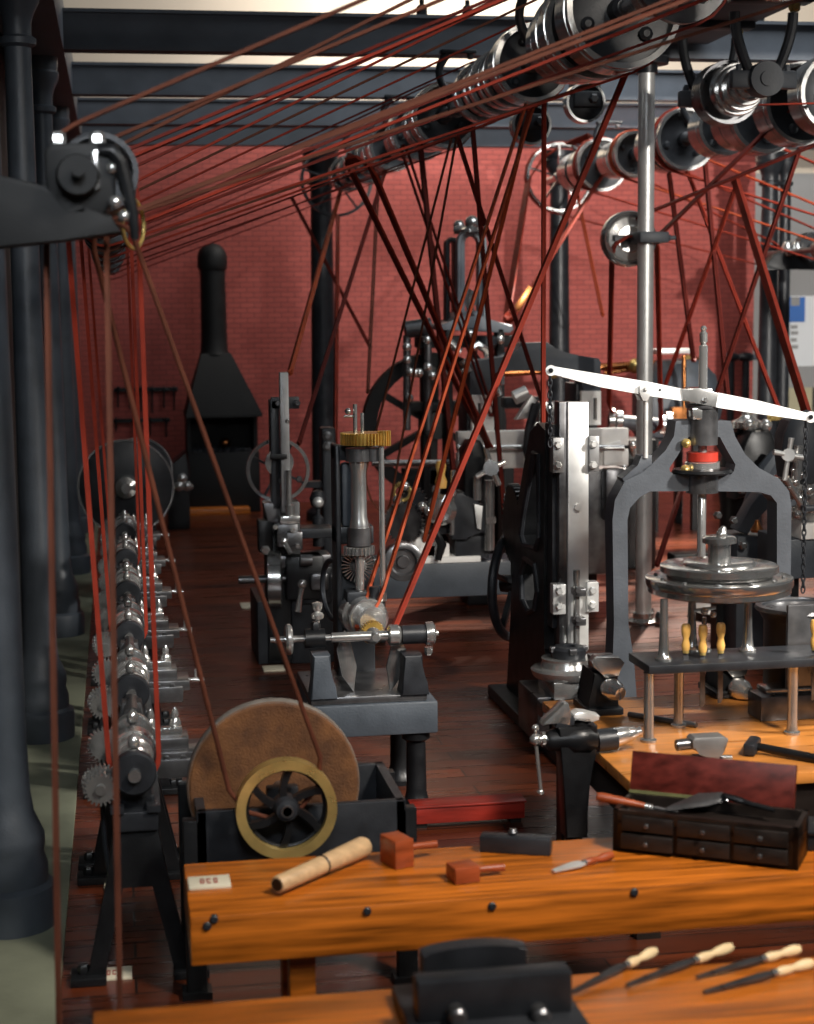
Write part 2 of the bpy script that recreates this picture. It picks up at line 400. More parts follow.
hanger(X1, 18.35, 5.27, ZS, 'curved iron hanger under the second beam, on the nearer line shaft')
hanger(X1, 21.45, 5.27, ZS, 'curved iron hanger under the third beam, on the nearer line shaft')
hanger(X2, 17.4, 5.27, ZS, 'curved iron hanger over the farther line shaft, just right of the steel post')
hanger(X2, 20.7, 5.27, ZS, 'curved iron hanger over the farther line shaft, left of the steel post')
# hung idlers under the nearest beam
def idler(px, py, ptop, Y, R, label):
    c = P(px, py, Y); zt = 5.27
    t = thing('idler_bracket', label, 'pulley bracket', (c.x, Y, zt), 'idler pulleys below the nearest beam')
    w = R*.95
    poly = [V(c.x-w*.75, Y-.03, c.z), V(c.x-w*.35, Y-.03, zt-.12), V(c.x-w*.6, Y-.03, zt), V(c.x+w*1.5, Y-.03, zt), V(c.x+w*1.25, Y-.03, c.z+.15), V(c.x+w*1.0, Y-.03, c.z-.02)]
    done(B().prism(poly, (0, -.06, 0), .006), 'hanging_plate', 'iron', t)
    ip = done(B().band((c.x, Y-.24, c.z), Yv, R*1.1, .14, .022, 40), 'idler_pulley', 'steel', t, 'polished steel rim')
    done(B().lathe((c.x, Y-.27, c.z), Yv, [(0, 0), (R*.9, 0), (R*1.09, .02), (R*1.09, .05), (0, .06)], 32), 'web', 'iron', ip)
    done(B().box((c.x, Y-.34, c.z+.02), (R*1.5, .06, R*.85), None, .015).bolt((c.x+.05, Y-.37, c.z+.02), -Yv, .045, .05), 'bearing_cap', 'iron', t)
idler(577, 106, 60, 15.45, .165, 'polished idler pulley on a hanging plate, left of the steel post top')
idler(524, 128, 60, 15.5, .165, 'polished idler pulley on a hanging plate, below the nearer line shaft')
# countershaft with bright cone pulley, right
c = P(763, 80, 13.0); cx, cz = c.x, c.z
struct(B().b2(cx-.28, cx+.4, 11.9, 15.45, 5.40, 5.56), 'beam', 'beam_paint')
CS = thing('countershaft', 'short countershaft with a gleaming stepped cone pulley, upper right', 'countershaft', (cx, 13.4, cz-.3))
done(B().cyl((cx, 12.9, cz), (cx, 14.6, cz), .04), 'shaft', 'steel', CS)
cb = B(); yy = 13.18
for R, w in ((.10, .08), (.13, .09), (.16, .09), (.19, .09), (.215, .10)):
    cb.lathe((cx, yy, cz), Yv, [(0, 0), (R-.01, 0), (R, .012), (R, w), (0, w)], 36); yy += w
done(cb, 'cone_pulley', 'bright', CS)
done(pul(B(), (cx, 13.85, cz), Yv, .26, .22, .06, .03), 'fast_pulley', 'dark_steel', CS, 'dark flat drum')
for yy, lab in ((13.0, 'front iron hanger of the gleaming cone pulley, upper right'), (14.25, 'rear iron hanger of the gleaming cone pulley, upper right')):
    t = thing('shaft_hanger', lab, 'hanger', (cx, yy, 5.42), 'hangers of the cone pulley')
    done(B().b2(cx-.27, cx+.38, yy-.09, yy+.09, 5.34, 5.42, .01), 'foot', 'iron', t)
    for s in (-1, 1):
        pts = [V(cx+s*(.11+.13*math.sin(k/8*PI*.5)), yy, 5.27-(5.27-cz-.05)*(1-k/8)) for k in range(9)]
        done(B().tube(pts, .042, 10), 'arm', 'iron', t)
    done(B().cyl((cx, yy-.1, cz), (cx, yy+.06, cz), .135).cyl((cx, yy-.12, cz), (cx, yy-.1, cz), .06), 'bearing', 'blue_grey', t)
    done(B().b2(cx-.27, cx+.27, yy-.05, yy+.04, cz-.07, cz+.07, .02).bolt((cx+.2, yy, cz+.07), Zv, .025, .05).bolt((cx-.2, yy, cz+.07), Zv, .025, .05), 'bearing_bar', 'blue_grey', t)
    done(B().bolt((cx+.25, yy, 5.34), -Zv, .05, .06), 'bolt', 'brass', t)
# ------------------------------------------------------------------ left countershaft, near bracket
LC = thing('countershaft', 'dark countershaft of drums above the lathes at left', 'countershaft', (XC, 12, ZC-.3), 'side countershafts')
done(B().cyl((XC, 6.1, ZC), (XC, 23, ZC), .035), 'shaft', 'dark_steel', LC)
for y in (6.75, 7.35, 8.1, 8.8, 9.6, 10.5, 11.5, 12.6, 13.8, 15.3, 17, 19): done(pul(B(), (XC, y, ZC), Yv, .12+.03*(int(y*10) % 2), .34, .05, .02, 28), 'drum', 'iron', LC)
done(B().ring((XC+.13, 7.2, ZC-.16), (1, -.5, 0), .10, .009), 'guide_ring', 'brass', LC, 'thin brass ring')
Yb = 5.95
t = thing('bearing_bracket', 'big black bearing bracket with bolts, nearest the camera at upper left', 'bracket', P(20, 210, Yb))
def q(x, y, Y=Yb): return P(x, y, Y)
done(B().prism([q(-30, 168), q(48, 186), q(60, 200), q(110, 214), q(122, 232), q(60, 240), q(-30, 250)], (0, .22, 0), .012), 'arm', 'soot', t)
done(B().prism([q(44, 150), q(50, 143), q(105, 142), q(116, 152), q(116, 196), q(104, 214), q(66, 218), q(46, 196)], (0, .34, 0), .015), 'bearing_block', 'soot', t)
done(B().cyl(q(78, 176)+V(0, .0, 0), q(78, 176)-V(0, .07, 0), .075, .065).cyl(q(79, 173)-V(0, .06, 0), q(79, 173)-V(0, .13, 0), .022), 'shaft_end', 'soot', t)
for x in (57, 97): done(B().bolt(q(x, 143)+V(0, .12, 0), Zv, .028, .05).cyl(q(x, 143)+V(0, .12, 0), q(x, 133)+V(0, .12, 0), .018), 'bolt', 'steel', t)
done(B().prism([q(91, 152), q(98, 150), q(100, 188), q(95, 192), q(92, 180)], (0, -.03, 0), .005), 'cap_strap', 'steel', t)
done(B().tube([q(98, 150), q(112, 150), q(120, 162), q(126, 185), q(133, 215), q(135, 240)], [.02, .03, .03, .026, .02, .014], 10), 'oil_pipe', 'black', t)
for x, y in ((112, 168), (115, 202), (124, 216)): done(B().sph(q(x, y), .022), 'oil_cup', 'steel', t)
# right countershaft (only its end is in view)
RC = thing('countershaft', 'dark countershaft at the right edge that takes the thin slanting red belts', 'countershaft', (XR, 21, ZR-.4), 'side countershafts')
done(B().cyl((XR, 14, ZR), (XR, 23.6, ZR), .04), 'shaft', 'dark_steel', RC)
for y in (15, 16.2, 18, 19.7, 21.1): done(pul(B(), (XR, y, ZR), Yv, .14, .4, .05, .02, 24), 'drum', 'dark_steel', RC)
t = thing('bearing_bracket', 'dark bracket with bright oil cups beside the right column', 'bracket', (XR, 22.6, ZR))
def q(x, y, Y=22.4): return P(x, y, Y)
done(B().prism([q(775, 254), q(800, 246), q(826, 250), q(826, 270), q(786, 268), q(762, 272)], (0, .25, 0), .02), 'arm', 'black', t)
for x, r in ((788, 7), (798, 8)): done(B().lathe(q(x, 256), Zv, [(S(r*.5, 22.4), 0), (S(r, 22.4), .05), (S(r, 22.4), .12), (S(r*.6, 22.4), .19), (0, .21)], 16), 'oil_cup', 'bright', t)
done(pul(B(), q(810, 247), Yv, .2, .2, .05, .03), 'end_pulley', 'iron', t)

# ------------------------------------------------------------------ steel post
t = thing('steel_post', 'tall polished steel post rising to the nearest beam', 'post', (4.88, 15.45, 0))
done(B().cyl((4.88, 15.45, 0), (4.88, 15.45, 5.19), .076, n=28), 'tube', 'satin', t)
done(B().lathe((4.88, 15.45, 5.13), Zv, [(.1, 0), (.1, .07), (.2, .08), (.2, .14), (0, .14)], 20), 'head_plate', 'iron', t)
done(B().lathe((4.88, 15.45, 0), Zv, [(.17, 0), (.17, .03), (.1, .05), (.1, .1), (0, .1)], 20).bolt((5.0, 15.3, .03), Zv, .05, .1).bolt((4.99, 15.6, .03), Zv, .05, .08), 'foot_flange', 'steel', t)
c = P(640, 238, 15.45)
gp = thing('guide_pulley', 'round bright guide pulley clamped halfway up the steel post', 'pulley', (4.88, 15.4, c.z-.3))
done(B().lathe((4.78, 15.62, c.z), Yv, [(0, -.02), (.12, -.02), (.13, .0), (.2, .01), (.225, -.02), (.25, -.03), (.262, 0), (.262, .1), (0, .1)], 36), 'wheel', 'bright', gp)
done(B().b2(4.62, 4.86, 15.57, 15.61, c.z-.02, c.z+.035), 'cross_bar', 'iron', gp)
done(B().b2(4.76, 5.04, 15.24, 15.56, c.z-.05, c.z+.05, .012).bolt((5.04, 15.43, c.z), X, .04, .07).cyl((5.1, 15.43, c.z), (5.16, 15.43, c.z), .02), 'clamp', 'blue_grey', gp)
# ================================================================== FOREGROUND BENCHES
t = thing('workbench', 'long orange wooden workbench whose left end meets the grindstone trough', 'workbench', (2.2, 6.37, 0))
done(B().b2(.20, 4.3, 6.06, 6.68, .612, .80, .009), 'top', 'oak', t)
for x in (.62, 2.9, 4.0):
    for y in (6.2, 6.5): done(B().b2(x-.05, x+.05, y-.05, y+.05, 0, .745, .008), 'leg', 'oak', t)
for x, y in ((214, 919), (367, 911), (492, 906), (634, 892), (207, 926)):
    p = P(x, y, 6.06); done(B().lathe(p, -Yv, [(0, -.01), (.016, -.01), (.016, .006), (.011, .01), (0, .01)], 14), 'bolt', 'iron', t)
t = thing('workbench', 'nearest orange wooden bench top along the bottom edge, carrying four files', 'workbench', (1.9, 4.7, 0))
done(B().b2(-.14, 4.0, 4.2, 5.28, .73, .80, .012), 'top', 'oak', t)
done(B().b2(-.12, 4.0, 5.2, 5.26, .60, .73, .006).b2(-.12, 4.0, 4.22, 4.28, .6, .73, .006), 'apron', 'oak', t)
for x in (.0, 3.7):
    for y in (4.3, 5.1): done(B().b2(x-.05, x+.05, y-.05, y+.05, 0, .73, .008), 'leg', 'oak', t)
t = thing('workbench', 'polished wooden workbench under the steel-legged rack, vise at its left end', 'workbench', (3.6, 8.3, 0))
done(B().b2(2.3, 4.9, 7.46, 9.15, .74, .80, .01), 'top', 'oak_bright', t)
done(B().b2(2.33, 4.9, 7.5, 7.56, .56, .74).b2(2.33, 2.39, 7.5, 9.1, .56, .74).b2(2.33, 4.9, 9.04, 9.1, .56, .74), 'apron', 'chest_wood', t)
for x in (2.42, 4.7):
    for y in (7.6, 9.0): done(B().b2(x-.06, x+.06, y-.06, y+.06, 0, .74), 'leg', 'chest_wood', t)
# ---- files
def turned(b, a, d, L, r):
    a = Vector(a); d = Vector(d).normalized()
    b.lathe(a, d, [(0, 0), (r*.75, .0), (r*.95, L*.08), (r, L*.2), (r*.93, L*.33), (r*.60, L*.50), (r*.72, L*.6), (r*.92, L*.74), (r*.80, L*.88), (r*.5, L*.97), (r*.45, L), (0, L)], 16); return b
def file_tool(tip, end, label, hf=.37, w=.036, z=.80, hm='file_handle', bm_='dark_steel', name='file', cat='file', grp=None):
    a, e = PZ(*tip, z+.008), PZ(*end, z+.018); d = (e-a); L = d.length; u = d/L; s = u.cross(Zv).normalized()
    t = thing(name, label, cat, (a+e)/2-V(0, 0, .01), grp); m = a+d*(1-hf)
    done(turned(B(), e, (m-e), (m-e).length*1.0, .019), 'handle', hm, t)
    done(B().prism([a-s*w*.18, m-d*.12-s*w*.5, m-d*.02-s*w*.4, m-s*w*.15, m+s*w*.15, m-d*.02+s*w*.4, m-d*.12+s*w*.5, a+s*w*.18], (0, 0, .008), .001), 'blade', bm_, t)
    done(B().cyl(m-u*.004, m+u*.022, .0135, n=14), 'ferrule', 'steel', t)
    return t
file_tool((572, 993), (655, 951), 'wood-handled file on the nearest bench, leftmost of four')
file_tool((627, 986), (731, 947), 'wood-handled file on the nearest bench, second from the left')
file_tool((697, 978), (799, 949), 'wood-handled file on the nearest bench, upper one of the right pair')
file_tool((704, 993), (812, 963), 'wood-handled file on the nearest bench, lower one of the right pair')
# ---- nearest vise
t = thing('bench_vise', 'dark steel machine vise on the nearest bench, cut by the bottom edge', 'vise', (.95, 4.9, .8))
a, c = P(413, 974, 4.95), P(567, 969, 4.95)
done(B().b2(a.x, c.x, 4.88, 4.97, .82, a.z, .012), 'front_jaw', 'iron', t)
pts = [V(a.x+.05+(c.x-a.x-.15)*k/12, 5.06, .86+(a.z-.82)*(1-((k-6)/6)**2*.12-.06)) for k in range(13)]
done(B().prism([V(a.x+.05, 5.06, .82)]+pts+[V(c.x-.1, 5.06, .82)], (0, .07, 0), .006), 'rear_jaw', 'iron', t)
done(B().b2(a.x-.03, c.x+.03, 4.7, 5.2, .80, .845, .01), 'slide_bed', 'iron', t)
for x in (455, 538): done(B().lathe(P(x, 1012, 4.88), -Yv, [(.03, 0), (.03, .05), (.02, .06), (0, .06)], 16), 'guide_rod', 'dark_steel', t)
# ---- things on the first bench
def card(x0, y0, x1, y1, z, label, ink=True, grp=None):
    a, c = PZ(x0, y0, z), PZ(x1, y1, z)
    y_0, y_1 = min(a.y, c.y), max(a.y, c.y)
    t = thing('number_card', label, 'card', ((a.x+c.x)/2, (y_0+y_1)/2, z), grp)
    done(B().b2(a.x, c.x, y_0, y_1, z, z+.012, .002), 'card', 'card', t)
    if ink:
        k = B(); w = (c.x-a.x)
        for i in range(3):
            xx = a.x+w*(.28+.16*i); ym = (y_0+y_1)/2; h = (y_1-y_0)*.2
            k.b2(xx, xx+w*.10, ym-h, ym-h*.6, z+.012, z+.014).b2(xx, xx+w*.10, ym+h*.6, ym+h, z+.012, z+.014).b2(xx, xx+w*.03, ym-h*.6, ym+h*.6, z+.012, z+.014)
            if i != 1: k.b2(xx+w*.07, xx+w*.1, ym-h*.6, ym+h*.6, z+.012, z+.014)
        done(k, 'red_print', 'red_ink', t, 'small faded red figures')
    return t
card(189, 891, 229, 877, .80, 'cream number card with red print on the left end of the orange bench')
card(97, 982, 132, 968, 0, 'cream number card with red print on the floor, nearest the camera', grp='number cards on the floor')
card(104, 891, 120, 879, 0, 'blank cream card on the floor beside the nearest lathe leg', False, 'number cards on the floor')
card(99, 722, 110, 715, 0, 'small cream card on the floor left of the lathes, mid row', False, 'number cards on the floor')
card(102, 664, 109, 659, 0, 'tiny cream card on the floor left of the lathes, farther than the small one', False, 'number cards on the floor')
card(264, 672, 283, 666, 0, 'cream card on the dark floor left of the gear-cutting machine', False, 'number cards on the floor')
card(242, 609, 257, 603, 0, 'cream card on the floor left of the drum pulley machine', False, 'number cards on the floor')
card(213, 514, 226, 510, 0, 'cream card on the floor in front of the forge', False, 'number cards on the floor')
a, e = PZ(277, 885, .845), PZ(365, 846, .85); d = (e-a).normalized()
t = thing('wooden_roller', 'pale wooden cylinder lying across the left part of the orange bench', 'wooden tool', (a+e)/2-V(0, 0, .04))
done(B().lathe(a, e-a, [(0, 0), (.030, 0), (.034, .008), (.036, (e-a).length*.5), (.0365, (e-a).length*.505), (.043, (e-a).length*.97), (.036, (e-a).length), (0, (e-a).length)], 24), 'body', 'pale_wood', t)
done(B().ring(a+(e-a)*.5, d, .037, .004, 24, 6), 'groove_ring', 'chest_wood', t)
done(B().cyl(a-d*.003, a+d*.001, .024, n=20), 'dark_end', 'chest_wood', t)
def mallet(c, w, h, dep, hand, rot, label, m='mallet_red'):
    t = thing('mallet', label, 'mallet', c)
    R = Matrix.Rotation(rot, 3, 'Z')
    done(B().box((0, 0, h/2), (w, dep, h), None, .006), 'head', m, t)
    done(B().tube([V(w*.4, 0, h*.55), V(w*.5+hand*.5, 0, h*.50), V(w*.5+hand, 0, h*.45)], [.011, .014, .016], 12), 'handle', m, t)
    for ch in t.children: ch.location = (0, 0, 0)
    # built in place at the origin, then turned
    for ch in t.children:
        ch.data.transform(Matrix.Translation(t.location))
    t.rotation_euler = (0, 0, rot)
    return t
c = PZ(397, 864, .80); mallet(c, .085, .115, .13, .14, .35, 'reddish wooden mallet on the orange bench, the larger one')
c = PZ(463, 880, .80); mallet(c, .105, .065, .10, .12, .2, 'reddish wooden mallet on the orange bench, the smaller one right of the larger', 'mallet_red')
t = thing('sharpening_block', 'black rectangular block with a small knob on the orange bench', 'block', PZ(516, 852, .80))
c = t.location.copy()
done(B().box((c.x, c.y, .835), (.29, .07, .07), Matrix.Rotation(-.38, 3, 'Z'), .006), 'block', 'iron', t)
done(B().lathe((c.x-.01, c.y+.01, .87), Zv, [(.012, 0), (.02, .012), (.012, .025), (0, .026)], 14), 'knob', 'dark_steel', t)
file_tool((553, 872), (612, 855), 'bright bladed knife with a red-brown handle on the orange bench', .5, .06, .80, 'mallet_red', 'satin', 'knife', 'knife')
# ---- tool chest
a, c = PZ(612, 851, .80), PZ(797, 872, .80); ux = (c-a); W = ux.length; ux.normalize(); uy = V(-ux.y, ux.x, 0)
H, D = .172, .27
def L(x, y, z): return a+ux*x+uy*y+V(0, 0, z)
t = thing('tool_chest', 'dark wooden tool chest with small drawers and an open red-lined lid', 'tool chest', a+ux*W/2)
b = B()
def lbox(b, x0, x1, y0, y1, z0, z1, bev=0): return b.box(L((x0+x1)/2, (y0+y1)/2, (z0+z1)/2), (x1-x0, y1-y0, z1-z0), Matrix.Rotation(math.atan2(ux.y, ux.x), 3, 'Z'), bev)
lbox(b, 0, W, .012, D, 0, .02); lbox(b, 0, W, D-.02, D, .0, H); lbox(b, 0, .02, .012, D, 0, H); lbox(b, W-.02, W, .012, D, 0, H); lbox(b, 0, W, .012, D, .115, .13); lbox(b, 0, W, .012, .03, 0, H)
done(b, 'body', 'chest_wood', t)
for r_ in range(2):
    for k in range(3):
        x0 = .03+k*(W-.06)/3+.008; x1 = .03+(k+1)*(W-.06)/3-.008; z0 = .018+r_*.072
        dr = done(lbox(B(), x0, x1, 0.0 if (r_, k) != (0, 0) else -.012, .03, z0, z0+.062, .004), 'drawer', 'chest_wood', t)
        done(B().lathe(L((x0+x1)/2, 0 if (r_, k) != (0, 0) else -.012, z0+.031), -uy, [(.006, 0), (.006, .008), (.011, .014), (.008, .02), (0, .021)], 12), 'knob', 'dark_steel', dr)
th = .42
lid_u = (uy*math.sin(th)*.6+Zv*math.cos(th)).normalized(); lid_n = ux.cross(lid_u)
p0 = L(.0, D, H); LH = .175
done(B().prism([p0+ux*.0, p0+ux*(W-.06), p0+ux*(W-.06)+lid_u*LH, p0+lid_u*LH], -lid_n*.03, .004), 'lid', 'mahogany', t, 'open lid with a red inside')
done(B().prism([p0+ux*.0+lid_u*.0, p0+ux*W*.55, p0+ux*W*.55+lid_u*.014, p0+lid_u*.014], lid_n*.006), 'felt_edge', 'green_felt', t, 'olive strip')
# tools lying in the chest tray
s0, s1 = P(596, 796, 6.62), P(650, 807, 6.55); d = s1-s0; u = d.normalized()
t = thing('brush', 'tool with a long red-brown handle jutting left out of the chest', 'brush', (s0+s1)/2)
done(B().lathe(s0, d, [(0, 0), (.016, .004), (.02, .03), (.018, d.length*.5), (.013, d.length*.9), (0, d.length*.9)], 16), 'handle', 'mallet_red', t)
done(B().cyl(s0+d*.88, s0+d*1.05, .012, n=14), 'ferrule', 'bright', t)
e = P(678, 812, 6.5); done(B().tube([s0+d*1.03, e], [.009, .004], 10), 'shank', 'dark_steel', t)
p = [P(668, 811, 6.5), P(700, 797, 6.55), P(724, 796, 6.5), P(732, 800, 6.5), P(706, 806, 6.48)]
single(B().prism(p, (0, .02, .012), .002), 'saw_blade', 'dark_steel', 'grey tapering blade lying in the open chest', 'blade')
pc = P(742, 803, 6.42); u2 = ux
t = thing('pliers', 'black pliers lying in the right half of the open chest', 'pliers', pc)
done(B().tube([pc-u2*.07+V(0, 0, .02), pc-u2*.02+V(0, 0, .012), pc+u2*.03, pc+u2*.11-V(0, 0, .01)], [.009, .014, .011, .009], 8), 'grip', 'black', t)
done(B().tube([pc-u2*.06+V(0, .05, .015), pc-u2*.02+V(0, .01, .012), pc+u2*.04+V(0, -.01, 0), pc+u2*.12+V(0, -.03, -.01)], [.009, .014, .011, .009], 8), 'grip', 'black', t)
t = thing('dark_box', 'low black box lying right of the tool chest', 'box', (2.86, 6.36, .8))
done(B().box((2.88, 6.36, .835), (.34, .2, .07), Matrix.Rotation(-.45, 3, 'Z'), .006), 'body', 'iron', t)
done(B().box((2.88, 6.36, .878), (.36, .22, .016), Matrix.Rotation(-.45, 3, 'Z'), .004), 'lid', 'iron', t)

# ================================================================== GRINDSTONE
g = thing('grindstone', 'round brown grindstone with a brass-rimmed pulley in a black trough', 'grindstone', (.7, 7.5, 0))
c0 = P(278, 784, 7.55); c1 = P(285, 805, 7.12); gx = (c0.x+c1.x)/2; gz = (c0.z+c1.z)/2
R0 = S(88, 7.5)
done(B().lathe((gx-.02, 7.46, gz), Yv, [(0, 0), (R0-.015, 0), (R0, .012), (R0, .09), (R0-.015, .10), (0, .10)], 56), 'stone', 'stone', g)
done(B().lathe((gx-.02, 7.468, gz), Yv, [(R0-.004, 0), (R0+.003, .012), (R0+.003, .075), (R0-.004, .088)], 56), 'worn_rim', 'stone_rim', g, 'pale worn grinding rim')
done(B().cyl((gx, 7.06, gz), (gx, 7.95, gz), .028), 'axle', 'dark_steel', g)
Rb = S(52, 7.12)
w_ = done(B().band((gx, 7.12, gz), Yv, Rb, .075, S(10, 7.12), 56), 'pulley_rim', 'brass', g, 'polished brass rim')
done(B().spokes((gx, 7.13, gz), Yv, .05, Rb-S(9, 7.12), 6, .03, .04, .3, .35), 'spokes', 'black', w_)
done(B().lathe((gx, 7.06, gz), Yv, [(0, 0), (.02, 0), (.025, .01), (.045, .015), (.055, .04), (.055, .12), (0, .12)], 24), 'hub', 'iron', w_)
done(B().ring((gx, 7.13, gz), Yv, Rb-S(11, 7.1), .012, 48, 8), 'inner_ring', 'black', w_)
zt = P(300, 806, 7.24).z
tr = B().b2(.28, 1.20, 7.24, 7.28, .42, zt, .006).b2(.28, 1.20, 7.86, 7.9, .42, zt, .006).b2(.28, .32, 7.24, 7.9, .42, zt).b2(1.16, 1.2, 7.24, 7.9, .42, zt).b2(.28, 1.2, 7.24, 7.9, .40, .43)
done(tr, 'trough', 'iron', g)
for x in (.22, 1.16):
    for y in (7.24, 7.84): done(B().b2(x, x+.09, y, y+.07, 0, zt-.04, .006).b2(x-.02, x+.11, y-.02, y+.09, 0, .03), 'leg', 'black', g)
for y in (7.3, 7.84): done(B().b2(gx-.07, gx+.07, y-.03, y+.03, zt-.08, gz+.05, .01), 'bearing_stand', 'iron', g)

# ================================================================== RED BOX ON THE FLOOR
a, c = PZ(414, 825, .03), PZ(528, 822, .03)
t = thing('floor_box', 'long red wooden box on the dark floor behind the orange bench', 'box', ((a.x+c.x)/2, a.y+.12, 0))
done(B().b2(a.x, c.x, a.y, a.y+.15, .03, .125, .006), 'body', 'red_box', t)
done(B().b2(a.x-.01, c.x+.01, a.y-.008, a.y+.158, .125, .138, .004), 'lid', 'red_box', t)
for x in (a.x+.05, c.x-.05): done(B().b2(x-.03, x+.03, a.y+.02, a.y+.13, 0, .03), 'foot', 'chest_wood', t)

# ================================================================== VISES AND TOOLS ON THE RIGHT BENCH
Yl = 7.95
def q(x, y, Y=Yl): return P(x, y, Y)
v = thing('leg_vise', 'black leg vise with a hanging bright handle at the bench end', 'vise', (2.2, Yl, 0))
done(B().prism([q(558, 728), q(582, 720), q(598, 726), q(596, 760), q(588, 785), q(588, 838), q(566, 838), q(564, 780)], (0, .12, 0), .01), 'rear_leg', 'black', v)
done(B().tube([q(575, 800)+V(0, .06, 0), V(q(575, 800).x, Yl+.06, .02)], .035), 'floor_leg', 'black', v)
done(B().lathe(q(549, 743)+V(0, .05, 0), X, [(.045, 0), (.055, .02), (.058, .1), (.075, .13), (.078, .21), (.06, .24), (.06, .25), (0, .25)], 28), 'screw_box', 'black', v)
done(B().cyl(q(600, 743)+V(0, .05, 0), q(619, 741)+V(0, .05, 0), .056), 'sleeve', 'iron', v)
done(B().lathe(q(617, 740)+V(0, .05, 0), (1, 0, .18), [(.05, 0), (.045, .05), (.03, .11), (.02, .12), (.025, .14), (0, .15)], 24), 'nut_end', 'bright', v)
hc = q(538, 742)+V(0, .05, 0)
done(B().cyl(hc, hc+V(.075, 0, 0), .022).cyl(hc+V(.03, 0, 0), hc+V(.045, 0, 0), .038).cyl(hc+V(.06, 0, 0), hc+V(.07, 0, 0), .034), 'screw', 'bright', v)
done(B().sph(hc, .030).tube([hc+V(0, 0, .055), hc, q(543, 793)+V(0, .05, 0)], [.008, .010, .010], 10).sph(hc+V(0, 0, .058), .019).sph(q(543, 795)+V(0, .05, 0), .018), 'handle', 'bright', v)
done(B().prism([q(543, 726), q(545, 722), q(556, 712), q(564, 703), q(569, 704), q(572, 716), q(571, 727), q(560, 722)], (0, .09, 0), .006), 'jaw', 'steel', v)
done(B().prism([q(573, 727), q(574, 715), q(579, 712), q(588, 713), q(600, 716), q(599, 721), q(588, 722), q(581, 728)], (0, .09, 0), .006), 'jaw', 'satin', v)
done(B().prism([q(556, 728), q(560, 716), q(590, 718), q(598, 728)], (0, .12, 0), .006), 'jaw_block', 'iron', v)
def ball_vise(x, y, Y, label):
    t = thing('bench_vise', label, 'vise', V(q(x, y, Y).x, Y+.12, .8))
    k = S(1, Y)
    c = q(x, y, Y)          # left top corner of the jaw plate
    def w(dx, dy, dY=0): return c+V(dx*k, dY, -dy*k)
    done(B().prism([w(0, 6), w(5, 0), w(30, 2), w(36, 8), w(31, 13), w(30, 22), w(14, 24), w(10, 16), w(2, 12)], (0, .09, 0), .006), 'jaw', 'steel', t)
    done(B().prism([w(4, 3, .1), w(30, 3, .1), w(33, 10, .1), w(28, 24, .1), w(6, 24, .1)], (0, .08, 0), .006), 'rear_jaw', 'dark_steel', t)
    zb = .8
    done(B().prism([w(3, 18, .02), w(30, 22, .02), w(30, 50, .02), V(w(32, 0).x, Y+.02, zb), V(w(-4, 0).x, Y+.02, zb), w(0, 50, .02)], (0, .24, 0), .01), 'body', 'black', t)
    done(B().lathe(w(17, 33, .0), (.35, -.8, -.15), [(.0, 0), (k*10, 0), (k*12, .03), (k*11, .07), (k*7, .11), (0, .12)], 24), 'screw_boss', 'bright', t)
    done(B().b2(w(-6, 0).x, w(34, 0).x, Y-.02, Y+.28, zb, zb+.04, .008), 'base', 'black', t)
    return t
ball_vise(592, 657, 8.75, 'black bench vise with a bright rounded nose, left back corner of the polished bench')
ball_vise(720, 657, 9.0, 'black bench vise with a bright rounded nose, under the rack shelf')
r0, r1 = PZ(665, 720, .815), PZ(696, 725, .815)
single(B().cyl(r0-(r1-r0)*1.2, r1, .015, n=14).cyl(r1, r1+(r1-r0)*.02, .012), 'steel_rod', 'dark_steel', 'short steel rod lying on the polished bench by the left rack leg', 'rod')
# small anvil / stake
c = PZ(704, 762, .80); k = S(1, c.y)
t = thing('stake_anvil', 'small pale steel stake anvil behind the chest lid', 'anvil', c)
def w(dx, dy, dY=0): return V(c.x+dx*k, c.y+dY, .80+dy*k)
done(B().prism([w(-17, 27, -.05), w(-14, 30, -.05), w(18, 30, -.05), w(24, 26, -.05), w(22, 19, -.05), w(15, 12, -.05), w(14, 4, -.05), w(2, 4, -.05), w(-8, 14, -.05), w(-16, 17, -.05)], (0, .10, 0), .012), 'body', 'dull', t)
done(B().cyl(w(-31, 20), w(-12, 21), .028, n=18).cyl(w(-32, 20), w(-29, 20), .02), 'nose', 'dark_steel', t)
done(B().b2(w(-12, 0).x, w(18, 0).x, c.y-.05, c.y+.05, .80, .83, .008), 'foot', 'iron', t)
done(B().cyl(w(14, 4), w(31, 3), .014, n=12), 'horn', 'steel', t)
# hammer
c = PZ(752, 753, .80)
t = thing('hammer', 'black hammer lying on the polished bench at the right', 'hammer', c)
done(B().box((c.x, c.y, .835), (.06, .17, .06), Matrix.Rotation(-.55, 3, 'Z'), .01).box((c.x+.035, c.y+.07, .84), (.05, .06, .045), Matrix.Rotation(-.55, 3, 'Z'), .01), 'head', 'iron', t)
e = PZ(822, 760, .82); done(B().tube([V(c.x, c.y, .838), e], [.02, .024], 12), 'handle', 'black', t)
# grey steel plates at right
c = PZ(790, 722, .80)
t = thing('vise_block', 'grey machined steel block on the polished bench at the right edge', 'steel block', c)
a = PZ(761, 722, .80)
done(B().b2(a.x, a.x+.62, a.y, a.y+.2, .80, .80+S(27, a.y), .006), 'lower_plate', 'dark_steel', t)
done(B().b2(a.x+.05, a.x+.5, a.y+.05, a.y+.2, .80+S(27, a.y), .80+S(33, a.y), .004), 'upper_plate', 'steel', t)
done(B().b2(a.x+.25, a.x+.5, a.y+.08, a.y+.22, .80+S(30, a.y), 1.13, .006), 'upright', 'dark_steel', t)
